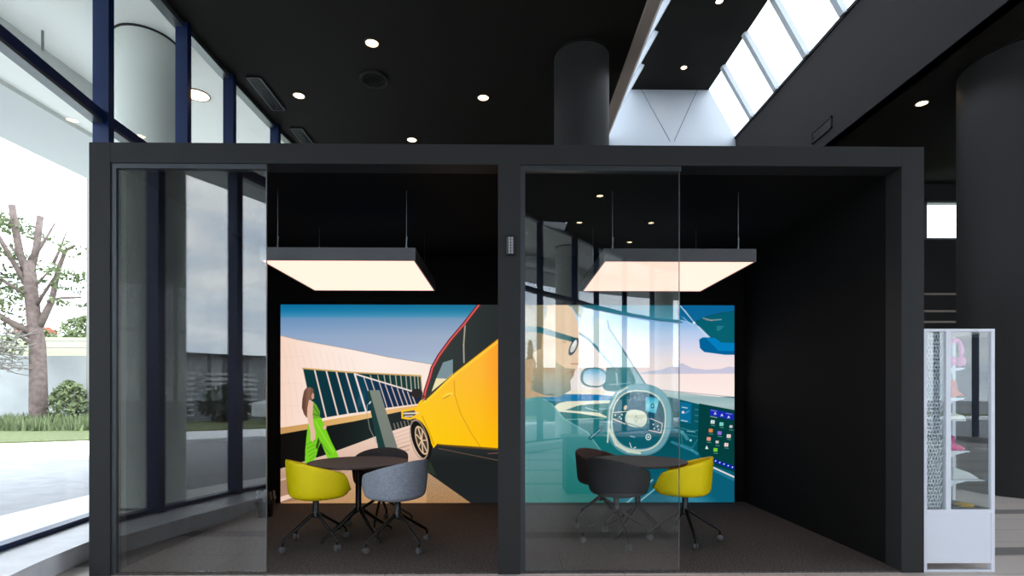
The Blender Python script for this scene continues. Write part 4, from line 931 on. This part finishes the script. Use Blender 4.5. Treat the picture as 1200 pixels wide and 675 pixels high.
# mirrored surroundings: sheds, van, car, conifers
def oriented(name, c, ang, label, cat):
    t = thing(name, (c[0], c[1], 0), label, cat, rz=ang); ORG[t.name] = Vector((0, 0, 0)); t.location = Vector((c[0], c[1], c[2]))*S; return t
sd = oriented('grey_shed', (-21, -22, -.1), R(-42), 'long low grey shed mirrored in the left glass panel', 'building')
q = MB(); q.box((-16, -3, 0), (16, 3, 3.5)); q.build('wall', SIDING, sd)
q = MB(); q.box((-16.3, -3.3, 3.5), (16.3, 3.3, 3.7)); q.build('roof', GREY, sd)
for k in range(4):
    q = MB(); [q.box((-6 + k*3.2, 3.0, .3 + j*.28), (-3.4 + k*3.2, 3.08, .42 + j*.28)) for j in range(9)]; q.build('louvre_panel', LOUV, sd)
def vehicle(c, ang, paint, label, L_, Hh, cat):
    t = oriented(cat, c, ang, label, cat); W_ = .9
    prof = [(-L_/2, .3), (L_/2, .3), (L_/2, .95), (L_/2-.9, 1.1), (L_/2-1.6, Hh), (-L_/2+.3, Hh), (-L_/2, Hh*.6)]
    q = MB(); q.yprism(prof, -W_, W_); q.build('body', paint, t, bevel=.08)
    for sd_ in (-1, 1):
        q = MB(); q.yprism([(L_/2-1.05, 1.1), (L_/2-1.65, Hh-.12), (.1, Hh-.12), (.1, 1.1)], sd_*W_ - .02, sd_*W_ + .02); q.build('side_window', CARG, t)
        for wx in (-L_/2+.9, L_/2-.9):
            q = MB(); q.lathe([(.0, -.1), (.3, -.1), (.33, -.05), (.33, .05), (.3, .1), (.0, .1)], (wx, sd_*W_, .33), 20, 'y'); q.build('wheel', BLACK, t, smooth='auto')
vehicle((-9.4, -18.6, .02), R(135), VANW, 'white van mirrored in the left glass panel', 4.8, 1.95, 'van')
vehicle((1.0, -20.5, -.02), R(170), CARD, 'dark parked car mirrored beside the centre post', 4.2, 1.45, 'car')
vehicle((6.5, -21.8, -.02), R(170), VANW, 'white parked car mirrored in the right glass panel', 4.4, 1.6, 'car')
for x, y, h, lb in ((1.6, -27, 4.4, 'tall'), (4.2, -27, 3.2, 'shorter'), (-15.5, -17.5, 3.6, 'round')):
    t = thing('conifer', (x, y, 0), lb + ' dark conifer mirrored in the pod glass', 'tree')
    q = MB(); q.keep = True
    for i in range(1800):
        u = random.random() ** 1.4; a = random.uniform(0, 2*PI); w_ = (1-u) * h*.2 * math.sqrt(random.random()) * (1 + .3*math.sin(u*30)); p = Vector((x + w_*math.cos(a), y + w_*math.sin(a), .4 + u*h)); s_ = random.uniform(.08, .2)
        d1 = Vector((random.uniform(-1, 1), random.uniform(-1, 1), random.uniform(-.5, .5))).normalized()*s_; d2 = Vector((random.uniform(-1, 1), random.uniform(-1, 1), random.uniform(-1, 1))).normalized()*s_*.5
        q.add([p-d1, p+d2, p+d1, p-d2], [(0, 1, 2, 3)])
    q.build('foliage', DLEAF, t)
    q = MB(); q.tube([(x, y, 0), (x, y, h)], [.12, .02], 8); q.build('trunk', BARK, t)
bd = oriented('low_building', (12, -46, -.1), R(8), 'low pale building mirrored in the right glass panel', 'building')
q = MB(); q.box((-16, -3, 0), (16, 3, 3.8)); q.build('wall', CONC, bd)
q = MB(); q.box((-16.3, -3.3, 3.8), (16.3, 3.3, 4.1)); q.build('roof', ROOF, bd)
